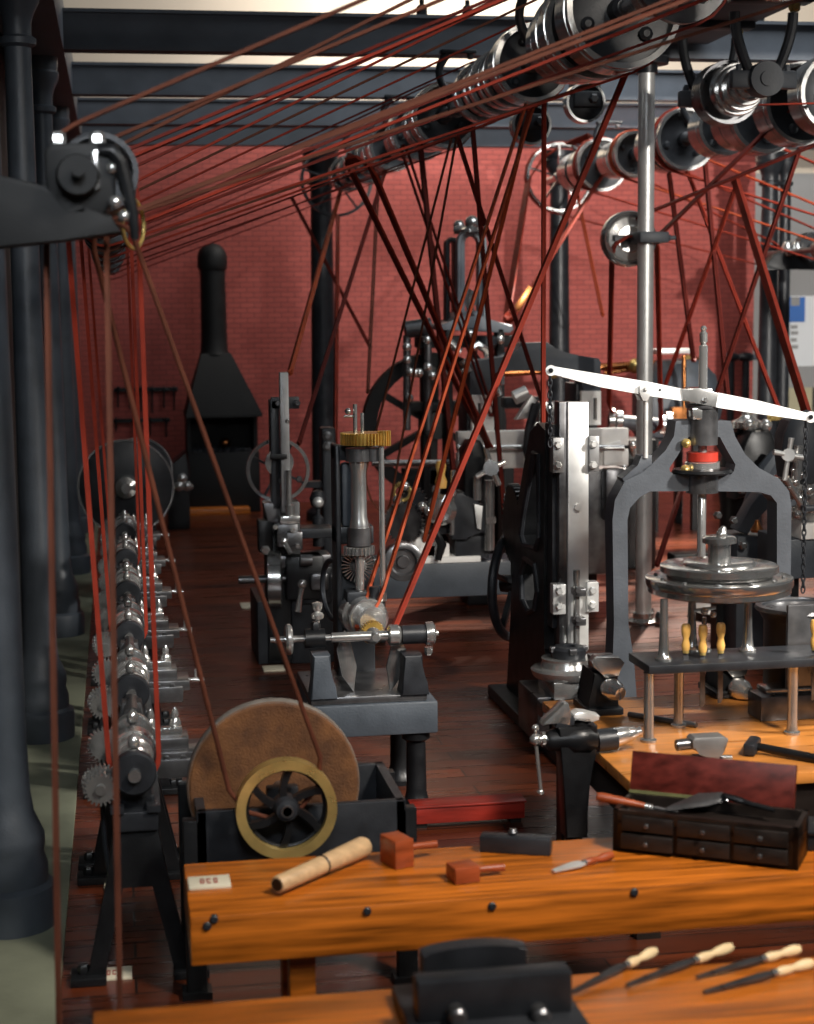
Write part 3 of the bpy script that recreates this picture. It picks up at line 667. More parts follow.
# ---- rack with steel legs
rk = thing('tool_rack', 'black shelf on tall steel legs standing on the polished bench', 'rack', (3.3, 8.5, .8))
zs = 1.205
done(B().b2(2.59, 4.4, 8.1, 8.45, zs-.045, zs, .006), 'shelf', 'iron', rk)
for x, y in ((2.61, 8.16), (3.38, 8.16), (4.2, 8.16), (2.86, 8.43), (4.2, 8.43)):
    done(B().lathe((x, y, .80), Zv, [(.042, 0), (.042, .012), (.03, .02), (.026, .05), (.0255, zs-.80-.06), (.03, zs-.80-.045)], 20), 'leg', 'steel', rk)
def chisel(px, py0, py1, pyt, label):
    Y = 8.22; a = P(px, py0, Y); m = P(px, py1, Y); e = P(px, pyt, Y)
    t = thing('chisel', label, 'chisel', V(a.x, Y, m.z), 'chisels in the rack shelf')
    done(turned(B(), V(a.x, Y, a.z), -Zv, a.z-m.z+.01, S(7.2, Y)*.7), 'handle', 'boxwood', t)
    done(B().cyl((a.x, Y, m.z+.012), (a.x, Y, m.z-.01), .017, n=14), 'ferrule', 'brass', t)
    w = .027
    done(B().prism([V(a.x-w*.5, Y-.004, m.z-.005), V(a.x+w*.5, Y-.004, m.z-.005), V(a.x+w*.5, Y-.004, e.z+.02), V(a.x+w*.1, Y-.004, e.z), V(a.x-w*.5, Y-.004, e.z)], (0, .008, 0), .001), 'blade', 'dark_steel', t)
chisel(686, 624, 651, 664, 'yellow-handled chisel in the rack shelf, left of three')
chisel(703, 625, 653, 707, 'yellow-handled chisel in the rack shelf, middle of three')
chisel(721, 623, 651, 703, 'yellow-handled chisel in the rack shelf, right of three')
chisel(815, 620, 648, 700, 'yellow-handled chisel at the right edge of the rack shelf')
# ---- turntable on three legs
YT = 8.36
cT = P(719, 577, YT)
tt = thing('turntable', 'polished round face table on three steel legs on the rack shelf', 'turntable', V(cT.x, YT, zs))
R = S(77.5, YT); zc = cT.z
done(B().lathe((cT.x, YT, zc), Zv, [(0, -S(16, 8.7)), (R*.9, -S(16, 8.7)), (R*.97, -S(14, 8.7)), (R*.97, -S(9, 8.7)), (R*.99, -S(8, 8.7)), (R, -S(6, 8.7)), (R, 0), (R-.006, .004), (R*.72, .004), (R*.70, -.012), (0, -.012)], 64), 'lower_plate', 'polished', tt)
R2 = S(62, YT); z2 = zc+.012
done(B().lathe((cT.x, YT, z2-.02), Zv, [(0, 0), (R2*.86, 0), (R2*.9, S(5, 8.7)), (R2, S(8, 8.7)), (R2, S(14, 8.7)), (R2-.005, S(14.6, 8.7)), (R2*.62, S(14.6, 8.7)), (R2*.6, S(17, 8.7)), (R2*.56, S(18.5, 8.7)), (R2*.3, S(18.5, 8.7)), (0, S(18.5, 8.7))], 64), 'upper_plate', 'polished', tt)
zh = z2-.02+S(18.5, 8.7)
done(B().lathe((cT.x, YT, zh), Zv, [(S(12, 8.4), 0), (S(12, 8.4), S(18, 8.4)), (S(18, 8.4), S(19, 8.4)), (S(18, 8.4), S(24, 8.4)), (S(15, 8.4), S(26, 8.4)), (0, S(26, 8.4))], 32), 'hub', 'polished', tt)
done(B().sph((cT.x+.0, YT-.03, zh+S(28, 8.4)), S(6, 8.4)).lathe((cT.x+.0, YT-.03, zh+S(29, 8.4)), (.3, -.2, 1), [(.02, 0), (.024, .02), (.012, .04), (0, .045)], 12), 'centre_bolt', 'steel', tt)
for k in range(12):
    th = k*PI/6+.15; done(B().bolt((cT.x+math.cos(th)*R*.86, YT+math.sin(th)*R*.86, zc+.002), Zv, .011, .012), 'bolt', 'dark_steel', tt)
for x, y in ((664, 8.22), (692, 8.42), (748, 8.34)):
    p = P(x, 610, y); done(B().lathe((p.x, y, zs), Zv, [(.045, 0), (.045, .012), (.03, .03), (.026, .07), (.022, .15), (.02, zc-zs-.08)], 20), 'leg', 'steel', tt)
t = thing('scribing_gauge', 'small polished gauge standing on the rack shelf behind the chisels', 'gauge', P(704, 640, 8.4))
p = P(704, 640, 8.4)
done(B().lathe((p.x, 8.4, zs), Zv, [(.04, 0), (.04, .01), (.015, .02), (.012, .18), (0, .18)], 16), 'stem', 'steel', t)
done(B().sph(p+V(0, 0, S(30, 8.7)), .022).tube([p+V(-.06, 0, S(31, 8.7)), p+V(.06, 0, S(33, 8.7))], .01).sph(p+V(.05, 0, S(26, 8.7)), .018), 'clamp', 'bright', t)
# ---- black pot on the shelf
cp = P(803, 606, 8.75)
t = thing('casting_pot', 'round black pot with a shiny rim behind the rack shelf at right', 'pot', V(cp.x, 8.75, .8))
Rp = S(50, 8.75)
done(B().lathe((cp.x, 8.75, .8), Zv, [(0, 0), (Rp*.80, 0), (Rp*.82, .02), (Rp*.82, (cp.z-.8)*.86), (Rp*.95, (cp.z-.8)*.96), (Rp, cp.z-.8), (Rp-.03, cp.z-.8+.004), (Rp*.75, cp.z-.8-.03), (Rp*.7, .03), (0, .03)], 48), 'body', 'iron', t)
done(B().lathe((cp.x, 8.75, cp.z-.018), Zv, [(Rp*1.0, 0), (Rp*1.03, .008), (Rp*1.0, .026), (Rp*.88, .028), (Rp*.86, .01)], 48), 'rim', 'dark_steel', t, 'shiny turned rim')
a = P(803, 612, 8.3); done(B().b2(a.x, a.x+.3, 8.5, 8.53, .8, a.z+.0, .006), 'side_plate', 'dark_steel', t)
# ================================================================== LATHES (left row)
ZA = .97
def lathe(x, y, label):
    t = thing('lathe', label, 'lathe', (x, y, 0), 'row of belt-driven lathes')
    done(B().b2(x-.10, x+.10, y+.05, y+1.55, .70, .79, .008).b2(x-.11, x-.05, y+.03, y+1.57, .79, .82).b2(x+.05, x+.11, y+.03, y+1.57, .79, .82), 'bed', 'iron', t)
    for yy in (y+.08, y+1.46):
        b = B().prism([V(x-.10, yy, .70), V(x+.10, yy, .70), V(x+.13, yy, .50), V(x+.22, yy, .06), V(x+.28, yy, .0), V(x+.16, yy, .0), V(x+.07, yy, .44), V(x-.07, yy, .44), V(x-.16, yy, .0), V(x-.28, yy, .0), V(x-.22, yy, .06), V(x-.13, yy, .50)], (0, .07, 0), .006)
        b.b2(x-.31, x-.15, yy-.04, yy+.11, 0, .04, .006).b2(x+.15, x+.31, yy-.04, yy+.11, 0, .04, .006)
        b.bolt((x-.25, yy+.035, .04), Zv, .03, .04).bolt((x+.25, yy+.035, .04), Zv, .03, .04)
        done(b, 'leg_frame', 'black', t)
    b = B()
    for yy in (.10, .58): b.prism([V(x-.085, y+yy, .79), V(x+.085, y+yy, .79), V(x+.06, y+yy, ZA), V(x+.04, y+yy, ZA+.055), V(x-.04, y+yy, ZA+.055), V(x-.06, y+yy, ZA)], (0, .09, 0), .008)
    b.b2(x-.085, x+.085, y+.1, y+.67, .79, .85, .006)
    done(b, 'headstock', 'iron', t)
    for yy in (.145, .625): done(B().lathe((x, y+yy, ZA+.05), Zv, [(.012, 0), (.012, .03), (.026, .045), (.028, .07), (.02, .09), (.008, .1), (0, .11)], 14), 'oil_cup', 'bright', t)
    done(B().cyl((x, y-.02, ZA), (x, y+.78, ZA), .028), 'spindle', 'steel', t)
    done(cone(B(), (x, y+.22, ZA), Yv, [(.075, .09), (.09, .09), (.105, .10)]), 'cone_pulley', 'bright', t)
    done(B().lathe((x, y+.02, ZA), Yv, [(0, 0), (.03, 0), (.09, .0), (.098, .01), (.098, .06), (.09, .07), (0, .07)], 32), 'end_wheel', 'iron', t)
    done(B().lathe((x, y+.70, ZA), Yv, [(0, 0), (.035, 0), (.05, .02), (.095, .03), (.10, .04), (.10, .085), (.06, .09), (.03, .13), (.012, .19), (0, .2)], 32), 'chuck', 'steel', t)
    gx_ = x-.15
    done(B().gear((gx_, y+.04, ZA-.06), Yv, .075, .045, 22, .014).gear((gx_, y+.14, ZA-.06), Yv, .085, .04, 26, .014).cyl((gx_, y-.0, ZA-.06), (gx_, y+.3, ZA-.06), .022), 'back_gear', 'steel', t)
    done(B().tube([V(gx_, y+.2, ZA-.08), V(gx_+.01, y+.2, .6), V(x-.1, y+.16, .3)], .012), 'gear_arm', 'iron', t)
    done(B().gear((x-.13, y+.50, ZA+.02), Yv, .085, .035, 24, .015), 'change_gear', 'steel', t)
    cy = y+.92
    b = B().b2(x-.02, x+.34, cy-.13, cy+.13, .80, .86, .006).b2(x+.06, x+.27, cy-.09, cy+.09, .86, .92, .006).b2(x+.1, x+.3, cy-.16, cy-.11, .74, .83, .005)
    for dx in (.08, .16, .24): b.bolt((x+dx, cy-.13, .83), -Yv, .018, .02)
    ca = done(b, 'carriage', 'dark_steel', t)
    done(B().b2(x+.10, x+.24, cy-.06, cy+.0, .92, .965, .005), 'tool_holder', 'steel', ca)
    for dx in (.09, .21): done(B().lathe((x+dx, cy+.05, .92), Zv, [(.026, 0), (.03, .01), (.03, .05), (.018, .07), (.02, .09), (.008, .12), (0, .125)], 14), 'tool_post', 'bright', ca)
    done(B().cyl((x+.30, cy, .84), (x+.38, cy, .835), .012).cyl((x+.36, cy, .835), (x+.43, cy, .83), .016).tube([V(x+.38, cy, .83), V(x+.38, cy-.0, .90)], .008), 'cross_handle', 'bright', ca)
    b = B().prism([V(x-.08, y+1.30, .80), V(x+.08, y+1.30, .80), V(x+.05, y+1.30, ZA+.03), V(x-.05, y+1.30, ZA+.03)], (0, .12, 0), .008).cyl((x, y+1.16, ZA), (x, y+1.48, ZA), .04)
    b.lathe((x, y+1.10, ZA), Yv, [(0, 0), (.02, .06), (.02, .08)], 14)
    done(b, 'tailstock', 'dark_steel', t)
    return t
XL = .02
L1 = lathe(XL, 7.42, 'nearest belt-driven lathe of the left row, its black legs fully in view')
ly = [9.05, 10.68, 12.3, 14.0, 15.75]
for y, lab in zip(ly, ('second belt-driven lathe from the camera in the left row', 'third belt-driven lathe from the camera, beside the second column foot', 'fourth belt-driven lathe from the camera in the left row', 'fifth belt-driven lathe from the camera, deep in the left row', 'farthest belt-driven lathe of the left row, just before the dark face plate')): dup(L1, (XL, y, 0), lab)
# face lathe with big discs
def face_lathe(px, py, Y, Rpx, label):
    c = P(px, py, Y); R = S(Rpx, Y)
    t = thing('face_plate_lathe', label, 'lathe', (c.x, Y, 0), 'face plate lathes')
    done(B().lathe((c.x, Y, c.z), Yv, [(0, 0), (.1, 0), (R*.96, .0), (R*.985, .008), (R, .02), (R, .06), (R*.98, .07), (0, .07)], 64), 'face_plate', 'iron', t)
    done(B().band((c.x, Y+.02, c.z), Yv, R+.006, .04, .02, 64), 'bright_edge', 'steel', t, 'bright turned edge')
    done(B().lathe((c.x, Y-.02, c.z), Yv, [(0, -.16), (.05, -.16), (.055, -.1), (.11, -.08), (.13, -.02), (.13, .02), (0, .02)], 28), 'hub', 'steel', t)
    done(B().b2(c.x-.18, c.x+.18, Y+.12, Y+.9, 0, c.z-.1, .01).b2(c.x-.13, c.x+.13, Y+.15, Y+.75, c.z-.1, c.z+.14, .03).cyl((c.x, Y, c.z), (c.x, Y+1, c.z), .07), 'headstock', 'iron', t)
    return t
face_lathe(126, 487, 17.8, 47, 'large dark round face plate facing the lathe row, the nearer one')
face_lathe(139, 471, 19.6, 33, 'dark round face plate half hidden behind the nearer one')

# ================================================================== GEAR-CUTTING MACHINE (middle)
REF[:] = [365, 560]
Ym = 9.75
def q(x, y, Y=Ym): return P(x, y, Y)
m = thing('gear_cutting_machine', 'upright gear-cutting machine with a brass toothed wheel, on a legged table', 'machine', (1.47, 9.95, 0))
a, c = q(311, 697), q(438, 701); zt = c.z; k = S(1, Ym)
done(B().b2(a.x, c.x, Ym, Ym+.85, zt-S(34, Ym), zt, .012), 'table', 'grey_paint', m)
done(B().b2(a.x-.0, c.x-.06, Ym+.02, Ym+.8, zt, zt+S(8, Ym), .01), 'bed_plate', 'dark_steel', m)
for x in (q(419, 760).x, a.x+.1):
    for yy in (Ym+.1, Ym+.72): done(B().lathe((x, yy, 0), Zv, [(.10, 0), (.10, .03), (.075, .06), (.062, .12), (.058, zt-.26), (.085, zt-.24), (.085, zt-.2), (0, zt-.2)], 20), 'leg', 'black', m)
def ped(x0, x1, yt, yb, Y):
    a, c = P(x0, yt, Y), P(x1, yb, Y); b = B()
    b.prism([V(a.x-.02, Y, zt+.04), V(c.x+.04, Y, zt+.04), V(c.x+.03, Y, zt+.12), V(c.x, Y, zt+.16), V(c.x, Y, a.z), V(a.x, Y, a.z), V(a.x, Y, zt+.16)], (0, .16, 0), .012)
    return b
done(ped(313, 331, 656, 690, Ym), 'pedestal', 'grey_paint', m)
done(ped(404, 423, 656, 690, Ym), 'pedestal', 'iron', m)
ax = q(333, 643); zs_ = q(350, 639.5).z; ya = Ym+.08
done(B().cyl((q(332, 0).x, ya, zs_), (q(392, 0).x, ya, zs_), S(5.2, Ym), n=24).cyl((q(274, 0).x, ya, zs_), (q(440, 0).x, ya, zs_), .02), 'arbor', 'steel', m)
done(B().cyl((q(305, 0).x, ya, zs_), (q(325, 0).x, ya, zs_), S(10, Ym)).bolt((q(316, 0).x, ya, zs_+.05), Zv, .03, .05), 'left_bearing', 'black', m)
done(B().lathe((q(318, 0).x, ya, zs_+.06), Zv, [(.012, 0), (.014, .05), (.036, .06), (.04, .08), (.018, .1), (.03, .12), (.032, .15), (0, .16)], 14), 'oil_cup', 'bright', m)
done(B().cyl((q(403, 0).x, ya, zs_), (q(427, 0).x, ya, zs_), S(10, Ym)), 'right_bearing', 'iron', m)
done(B().lathe((q(389, 0).x, ya, zs_), X, [(0, 0), (S(8, Ym), 0), (S(11, Ym), .01), (S(11, Ym), .06), (S(8, Ym), .08), (0, .08)], 24), 'collar', 'steel', m)
done(B().lathe((q(427, 0).x, ya, zs_), X, [(0, 0), (S(12, Ym), 0), (S(12.5, Ym), .02), (S(12.5, Ym), .045), (S(10, Ym), .055), (0, .055)], 24).bolt((q(430, 0).x, ya, zs_-S(14, Ym)), -Zv, .025, .05), 'end_cap', 'steel', m)
done(B().lathe((q(285, 0).x, ya, zs_), X, [(0, 0), (S(14, Ym), .0), (S(16, Ym), .012), (S(16, Ym), .028), (S(14, Ym), .04), (0, .04)], 28), 'hand_wheel', 'bright', m)
done(B().cyl((q(270, 0).x, ya, zs_), (q(289, 0).x, ya, zs_), .016), 'handle', 'steel', m)
# cone pulley facing the camera and worm
cp = q(366, 620, Ym+.35)
done(cone(B(), (cp.x, Ym+.62, cp.z), (0.10, -1, 0), [(S(23, 10.3), .12), (S(20.5, 10.2), .12), (S(15, 10), .1)], 44), 'cone_pulley', 'bright', m)
done(B().gear(q(372, 632, Ym+.2), (.1, -1, .05), S(12.5, 9.9), .05, 26, .014), 'bevel_wheel', 'gold', m, 'brass-coloured bevel gear')
done(B().lathe(q(373, 636, Ym+.12), (.1, -1, .05), [(0, 0), (S(9, 9.9), 0), (S(6, 9.9), .06), (S(4, 9.9), .08), (0, .08)], 24), 'nose', 'steel', m)
for x0, sgn in ((345, -1), (398, 1)):
    p = q(x0, 650, Ym+.15)
    done(B().prism([p+V(-.0*sgn, 0, .12), p+V(.05*sgn, 0, .0), p+V(.02*sgn, 0, -.16), p+V(-.05*sgn, 0, -.26), p+V(-.07*sgn, 0, -.1), p+V(-.03*sgn, 0, .06)], (0, .03, 0), .004), 'fork_plate', 'steel', m)
# upright column
xc = q(366, 0).x; Yc = Ym+.55
def u(x, y, Y=Yc): return P(x, y, Y)
zl = u(360, 595).z
done(B().b2(u(338, 0).x, u(343, 0).x, Yc+.06, Yc+.3, zt, u(345, 446).z, .01).b2(u(338, 0).x, u(386, 0).x, Yc+.1, Yc+.26, u(345, 462).z, u(345, 447).z, .01).b2(u(338, 0).x, u(376, 0).x, Yc+.08, Yc+.3, u(350, 546).z, u(350, 528).z, .01).b2(u(343, 0).x, u(378, 0).x, Yc+.16, Yc+.3, zt, u(350, 560).z, .01), 'upright', 'iron', m)
done(B().b2(u(344, 0).x, u(354, 0).x, Yc+.05, Yc+.14, u(345, 528).z, u(345, 464).z, .02), 'back_shell', 'grey_paint', m)
sx = u(359.5, 0).x; zz = lambda y: u(360, y).z
done(B().lathe((sx, Yc, zz(527)), Zv, [(0, 0), (S(10.5, 10.3), 0), (S(10, 10.3), .03), (S(8.5, 10.3), .06), (S(8, 10.3), zz(472)-zz(527)), (S(9, 10.3), zz(466)-zz(527)), (S(10, 10.3), zz(461)-zz(527)), (0, zz(461)-zz(527))], 32), 'spindle_sleeve', 'steel', m)
done(B().cyl((sx, Yc, zz(461)), (sx, Yc, zz(448)), S(13, 10.3), n=28).cyl((u(374, 0).x, Yc, zz(461)), (u(374, 0).x, Yc, zz(448)), S(10, 10.3)), 'collar', 'dark_steel', m)
done(B().cyl((sx, Yc, zz(545)), (sx, Yc, zz(527)), S(12.5, 10.3), n=20), 'collar', 'dark_steel', m)
done(B().gear((u(365, 0).x, Yc, zz(438.5)), Zv, S(23.5, 10.3), S(12, 10.3), 40, .022), 'ring_gear', 'gold', m, 'brass toothed ring')
done(B().gear((u(384, 0).x, Yc-.06, zz(438)), Zv, S(7, 10.2), S(15, 10.3), 16, .014), 'pinion', 'gold', m, 'small brass pinion')
done(B().cyl((u(381, 0).x, Yc-.06, zz(592)), (u(381, 0).x, Yc-.06, zz(446)), S(2.9, 10.3)).cyl((u(381, 0).x, Yc-.06, zz(600)), (u(381, 0).x, Yc-.06, zz(592)), S(4, 10.3)), 'feed_rod', 'bright', m)
done(B().gear((sx, Yc, zz(550)), Zv, S(16, 10.3), S(8, 10.3), 22, .022), 'crown_gear', 'steel', m)
done(B().gear((sx, Yc+.10, zz(568)), Yv, S(17, 10.3), .05, 26, .05).lathe((sx, Yc+.08, zz(568)), -Yv, [(S(9, 10.3), 0), (S(6, 10.3), .04), (0, .04)], 20), 'bevel_gear', 'steel', m)
done(B().b2(u(345, 0).x, u(378, 0).x, Yc-.06, Yc+.1, zz(606), zz(590), .015).cyl((u(372, 0).x, Yc-.08, zz(605)), (u(372, 0).x, Yc-.08, zz(585)), .03), 'lower_bearing', 'iron', m)
done(B().cyl((sx, Yc, zz(620)), (sx, Yc, zz(549)), S(4.6, 10.3)), 'lower_spindle', 'bright', m)
done(B().cyl((u(357, 0).x, Yc, zz(438)), (u(357, 0).x, Yc, zz(404)), .013).cyl((u(364, 0).x, Yc, zz(438)), (u(364, 0).x, Yc, zz(413)), .011).cyl((u(346, 0).x, Yc, zz(416)), (u(357, 0).x, Yc, zz(416)), .008).sph((u(350, 0).x, Yc, zz(411)), .02), 'top_rod', 'steel', m)
pd = u(401, 560, Yc+.5)
done(B().lathe(pd, -Yv, [(0, 0), (S(19, 10.8), 0), (S(20, 10.8), .01), (S(20, 10.8), .09), (S(17, 10.8), .1), (S(14, 10.8), .1), (S(12, 10.8), .08), (S(7, 10.8), .08), (S(6, 10.8), .1), (0, .1)], 40).cyl(pd, pd+V(-.35, .0, -.0), .04), 'disc_wheel', 'dark_steel', m)
done(B().ring(u(333, 590, Yc+.4), (1, .25, 0), .19, .018, 30, 8), 'belt_guard', 'iron', m)

# ================================================================== SMALL SHAPER (left of the above, farther)
REF[:] = [285, 500]
Ys = 14.2
def q(x, y, Y=Ys): return P(x, y, Y)
k = S(1, Ys)
s = thing('shaping_machine', 'small shaping machine with a tall grey bar and thin ring wheel, left of centre', 'machine', (q(285, 0).x, Ys+.3, 0))
done(B().b2(q(281, 0).x, q(290, 0).x, Ys-.06, Ys, q(285, 512).z, q(285, 372).z, .008), 'bar', 'dull', s)
done(B().b2(q(273, 0).x, q(301, 0).x, Ys+.0, Ys+.06, q(285, 409).z, q(285, 397).z, .006).b2(q(272, 0).x, q(281, 0).x, Ys+.0, Ys+.2, q(285, 510).z, q(285, 400).z, .01), 'clamp_plate', 'iron', s)
for x, y in ((278, 403), (297, 403), (281, 481), (299, 479)): done(B().bolt(q(x, y, Ys), -Yv, .03, .03), 'bolt', 'dark_steel', s)
done(B().sph(q(287.5, 421, Ys-.06), .02), 'pin', 'bright', s)
done(B().band(q(278, 470, Ys+.3), Yv, S(32, Ys+.3), .05, .03, 44), 'ring_rim', 'steel', s, 'thin pale ring wheel')
done(B().spokes(q(278, 470, Ys+.32), Yv, .03, S(32, Ys+.3), 4, .02, .03, .5).cyl(q(278, 470, Ys+.1), q(278, 470, Ys+.5), .05), 'ring_spokes', 'iron', s)
done(B().lathe(q(279, 462, Ys+.05), -Yv, [(0, 0), (.11, 0), (.12, .02), (.12, .04), (0, .04)], 24), 'crank_disc', 'steel', s)
done(B().b2(q(270, 0).x, q(287, 0).x, Ys-.1, Ys-.06, q(0, 458).z, q(0, 453).z, .005), 'link', 'black', s)
done(B().cyl(q(289, 505, Ys-.08), q(289, 470, Ys-.08), .022).cyl(q(290, 515, Ys-.08), q(290, 505, Ys-.08), .04).b2(q(278, 0).x, q(298, 0).x, Ys-.15, Ys, q(0, 522).z, q(0, 514).z, .01), 'tool_head', 'steel', s)
b = B().prism([q(263, 503), q(280, 503), q(284, 515), q(280, 524), q(268, 522)], (0, .2, 0), .01).b2(q(275, 0).x, q(296, 0).x, Ys-.12, Ys+.2, q(0, 545).z, q(0, 522).z, .01).b2(q(284, 0).x, q(300, 0).x, Ys-.16, Ys-.02, q(0, 548).z, q(0, 530).z, .01)
done(b, 'saddle', 'dark_steel', s)
done(B().b2(q(266, 0).x, q(301, 0).x, Ys+.08, Ys+.35, 0, q(0, 503).z, .015).b2(q(284, 0).x, q(322, 0).x, Ys-.05, Ys+.2, q(0, 600).z, q(0, 556).z, .02).b2(q(258, 0).x, q(272, 0).x, Ys+.0, Ys+.2, q(0, 552).z, q(0, 520).z, .01), 'standard', 'black', s)
done(B().b2(q(276, 0).x, q(330, 0).x, Ys+.0, Ys+.3, q(0, 568).z, q(0, 556).z, .01).b2(q(308, 0).x, q(326, 0).x, Ys-.1, Ys+.1, q(0, 590).z, q(0, 573).z, .02).cyl(q(300, 560, Ys-.1), q(312, 560, Ys-.1), .05), 'gear_case', 'dark_steel', s)
for x, y, r in ((297, 546, 3), (292, 530, 3), (275, 527, 3), (265, 550, 5)): done(B().bolt(q(x, y, Ys-.16), -Yv, r*k, .04), 'clamp_nut', 'bright', s)
done(B().tube([q(284, 541, Ys-.2), q(291, 554, Ys-.25)], .022).sph(q(284, 541, Ys-.2), .03), 'lever', 'bright', s)
done(B().b2(q(297, 0).x, q(335, 0).x, Ys+.1, Ys+.4, q(0, 541).z, q(0, 531).z, .01).b2(q(256, 0).x, q(335, 0).x, Ys+.1, Ys+.9, .0, q(0, 603).z-.0, .01).b2(q(290, 0).x, q(332, 0).x, Ys+.05, Ys+.7, .0, q(0, 570).z, .015).b2(q(300, 0).x, q(330, 0).x, Ys-.02, Ys+.3, q(0, 604).z, q(0, 568).z, .01), 'body', 'iron', s)
pc = q(268, 579, Ys+.05)
done(B().lathe(pc, (1, -.12, 0), [(0, 0), (.24, 0), (.25, .01), (.25, .11), (.235, .12), (0, .12)], 44), 'drum_pulley', 'steel', s)
done(B().cyl(pc+V(-.25, 0, 0), pc+V(.6, 0, 0), .035), 'shaft', 'dark_steel', s)
done(B().tube([q(302, 585, Ys-.05), q(300, 596, Ys-.08), q(298, 612, Ys-.1)], [.03, .022, .028], 10).sph(q(302, 584, Ys-.05), .045), 'crank', 'bright', s)
done(B().lathe(q(318, 512, Ys+.5), Zv, [(.05, -.3), (.05, -.05), (.02, -.02), (.02, .03), (.06, .06), (.075, .12), (.05, .18), (0, .2)], 16), 'knob_post', 'iron', s)
done(B().sph(q(318, 502, Ys+.45), .05), 'knob', 'satin', s)
# vertical feed stand right behind (between shaper and gear cutter)
t = thing('feed_stand', 'dark upright stand with pale bearing caps just left of the brass gear', 'machine', V(q(330, 0, 15.5).x, 15.5, 0))
REF[:] = [328, 440]
def q2(x, y): return P(x, y, 15.5)
done(B().b2(q2(322, 0).x, q2(336, 0).x, 15.5, 15.75, 0, q2(0, 428).z, .02).b2(q2(303, 0).x, q2(345, 0).x, 15.55, 15.7, q2(0, 488).z, q2(0, 482).z), 'post', 'iron', t)
for y in (436, 446): done(B().lathe(q2(327, y), -Yv, [(.04, 0), (.045, .03), (.02, .05), (0, .05)], 16), 'bearing_cap', 'dull', t)

# ================================================================== FORGE
REF[:] = [218, 420]
Yf = 25.4
def q(x, y, Y=Yf): return P(x, y, Y)
q0 = q
def q(x, y, Y=Yf): return P((x or REF[0])+1, y, Y)
f = thing('forge', 'black smith forge with a pyramid hood and tall chimney against the brick wall', 'forge', (q(218, 0).x, Yf+.5, 0))
xl, xr = q(183, 0).x, q(263, 0).x
zb = q(0, 414).z; zt_ = q(0, 354).z
def sq(x0, x1, y0, y1, z): return [V(x0, y0, z), V(x1, y0, z), V(x1, y1, z), V(x0, y1, z)]
b = B(); A_ = sq(q(185, 0).x, q(261, 0).x, Yf-.1, Yf+.95, zb); C_ = sq(q(203, 0).x, q(233, 0).x, Yf+.35, Yf+.75, zt_)
va = [b.bm.verts.new(p) for p in A_]; vc = [b.bm.verts.new(p) for p in C_]; vb = [b.bm.verts.new(p-V(0, 0, .05)) for p in A_]
for i in range(4):
    j = (i+1) % 4; b._f([va[i], va[j], vc[j], vc[i]]); b._f([vb[i], vb[j], va[j], va[i]])
b._f(vc); b._f(vb[::-1])
done(b, 'hood', 'soot', f)
cx_ = q(217, 0).x; r = S(13, Yf)
done(B().lathe((cx_, Yf+.55, zt_-.02), Zv, [(r*1.2, 0), (r*1.05, .06), (r*1.0, .3), (r*.97, q(0, 275).z-zt_), (r*1.0, q(0, 268).z-zt_)], 28), 'chimney_pipe', 'soot', f)
zc_ = q(0, 266).z
done(B().lathe((cx_, Yf+.55, zc_-.05), Zv, [(r*1.05, 0), (r*1.15, .05), (r*1.15, .2), (r*1.0, .3), (r*.6, .38), (0, .41)], 28), 'chimney_cap', 'soot', f)
zh = q(0, 452).z
done(B().b2(q(186, 0).x, q(258, 0).x, Yf, Yf+.9, 0, zh, .02), 'hearth', 'soot', f)
done(B().b2(q(190, 0).x, q(256, 0).x, Yf+.8, Yf+.9, zh, zb-.04), 'back_plate', 'soot', f)
for x in (188, 255): done(B().b2(q(x, 0).x-.03, q(x, 0).x+.03, Yf+.1, Yf+.85, zh, zb-.04), 'side_plate', 'soot', f)
cl = B()
for i in range(60): cl.sph((random.uniform(q(189, 0).x, q(256, 0).x), random.uniform(Yf+.02, Yf+.7), zh+.01), random.uniform(.03, .055), (1, 1, .7), 6)
o = done(cl, 'coal', 'iron', f, 'grey bed of cinders', kind='stuff')
done(B().sph(q(224, 443, Yf+.5), .09, (1, 1, .9)), 'fire_pot', 'copper', f)
done(B().b2(q(172, 0).x, q(246, 0).x, Yf-.25, Yf+.1, 0, .10, .01), 'wooden_step', 'oak', f)
t = thing('anvil_stand', 'black stand with bright taps left of the forge', 'stand', (q(177, 0).x, 23.6, 0))
REF[:] = [178, 490]
def q2(x, y): return P(x, y, 23.6)
done(B().prism([q2(168, 468), q2(186, 452), q2(190, 470), q2(190, 512), V(q2(190, 512).x, 23.6, 0), V(q2(168, 512).x, 23.6, 0), q2(168, 512)], (0, .5, 0), .02), 'body', 'black', t)
for x, y in ((182, 478), (187, 486), (179, 486)): done(B().lathe(q2(x, y), -Yv, [(.06, 0), (.07, .05), (.03, .08), (0, .1)], 14), 'tap', 'bright', t)
done(B().cyl(q2(178, 487), q2(193, 487), .035), 'spout', 'bright', t)

# ================================================================== WALL TOOLS
def wall_rack(xs, y, y2, label, Y=26.42):
    a, c = P(xs[0]-4, y, Y), P(xs[-1]+4, y, Y)
    t = thing('tool_rail', label, 'tool rail', V((a.x+c.x)/2, Y, a.z))
    done(B().b2(a.x, c.x, Y, Y+.08, a.z-.03, a.z+.03), 'rail', 'black', t)
    for i, x in enumerate(xs):
        p = P(x, y, Y); e = P(x, y2+(i*37 % 7)-3, Y)
        done(B().cyl(p+V(0, -.03, .03), V(e.x, Y-.03, e.z), .016).tube([p+V(-.04, -.03, .0), p+V(0, -.03, .05), p+V(.04, -.03, 0)], .016, 6), 'tongs', 'black', t)
wall_rack([118, 130, 141, 152, 164, 174], 390, 410, 'upper black rail of smith tools on the brick wall left of the forge')
wall_rack([116, 134, 150, 166], 421, 434, 'lower black rail of smith tools on the brick wall left of the forge')
Yw = 26.3
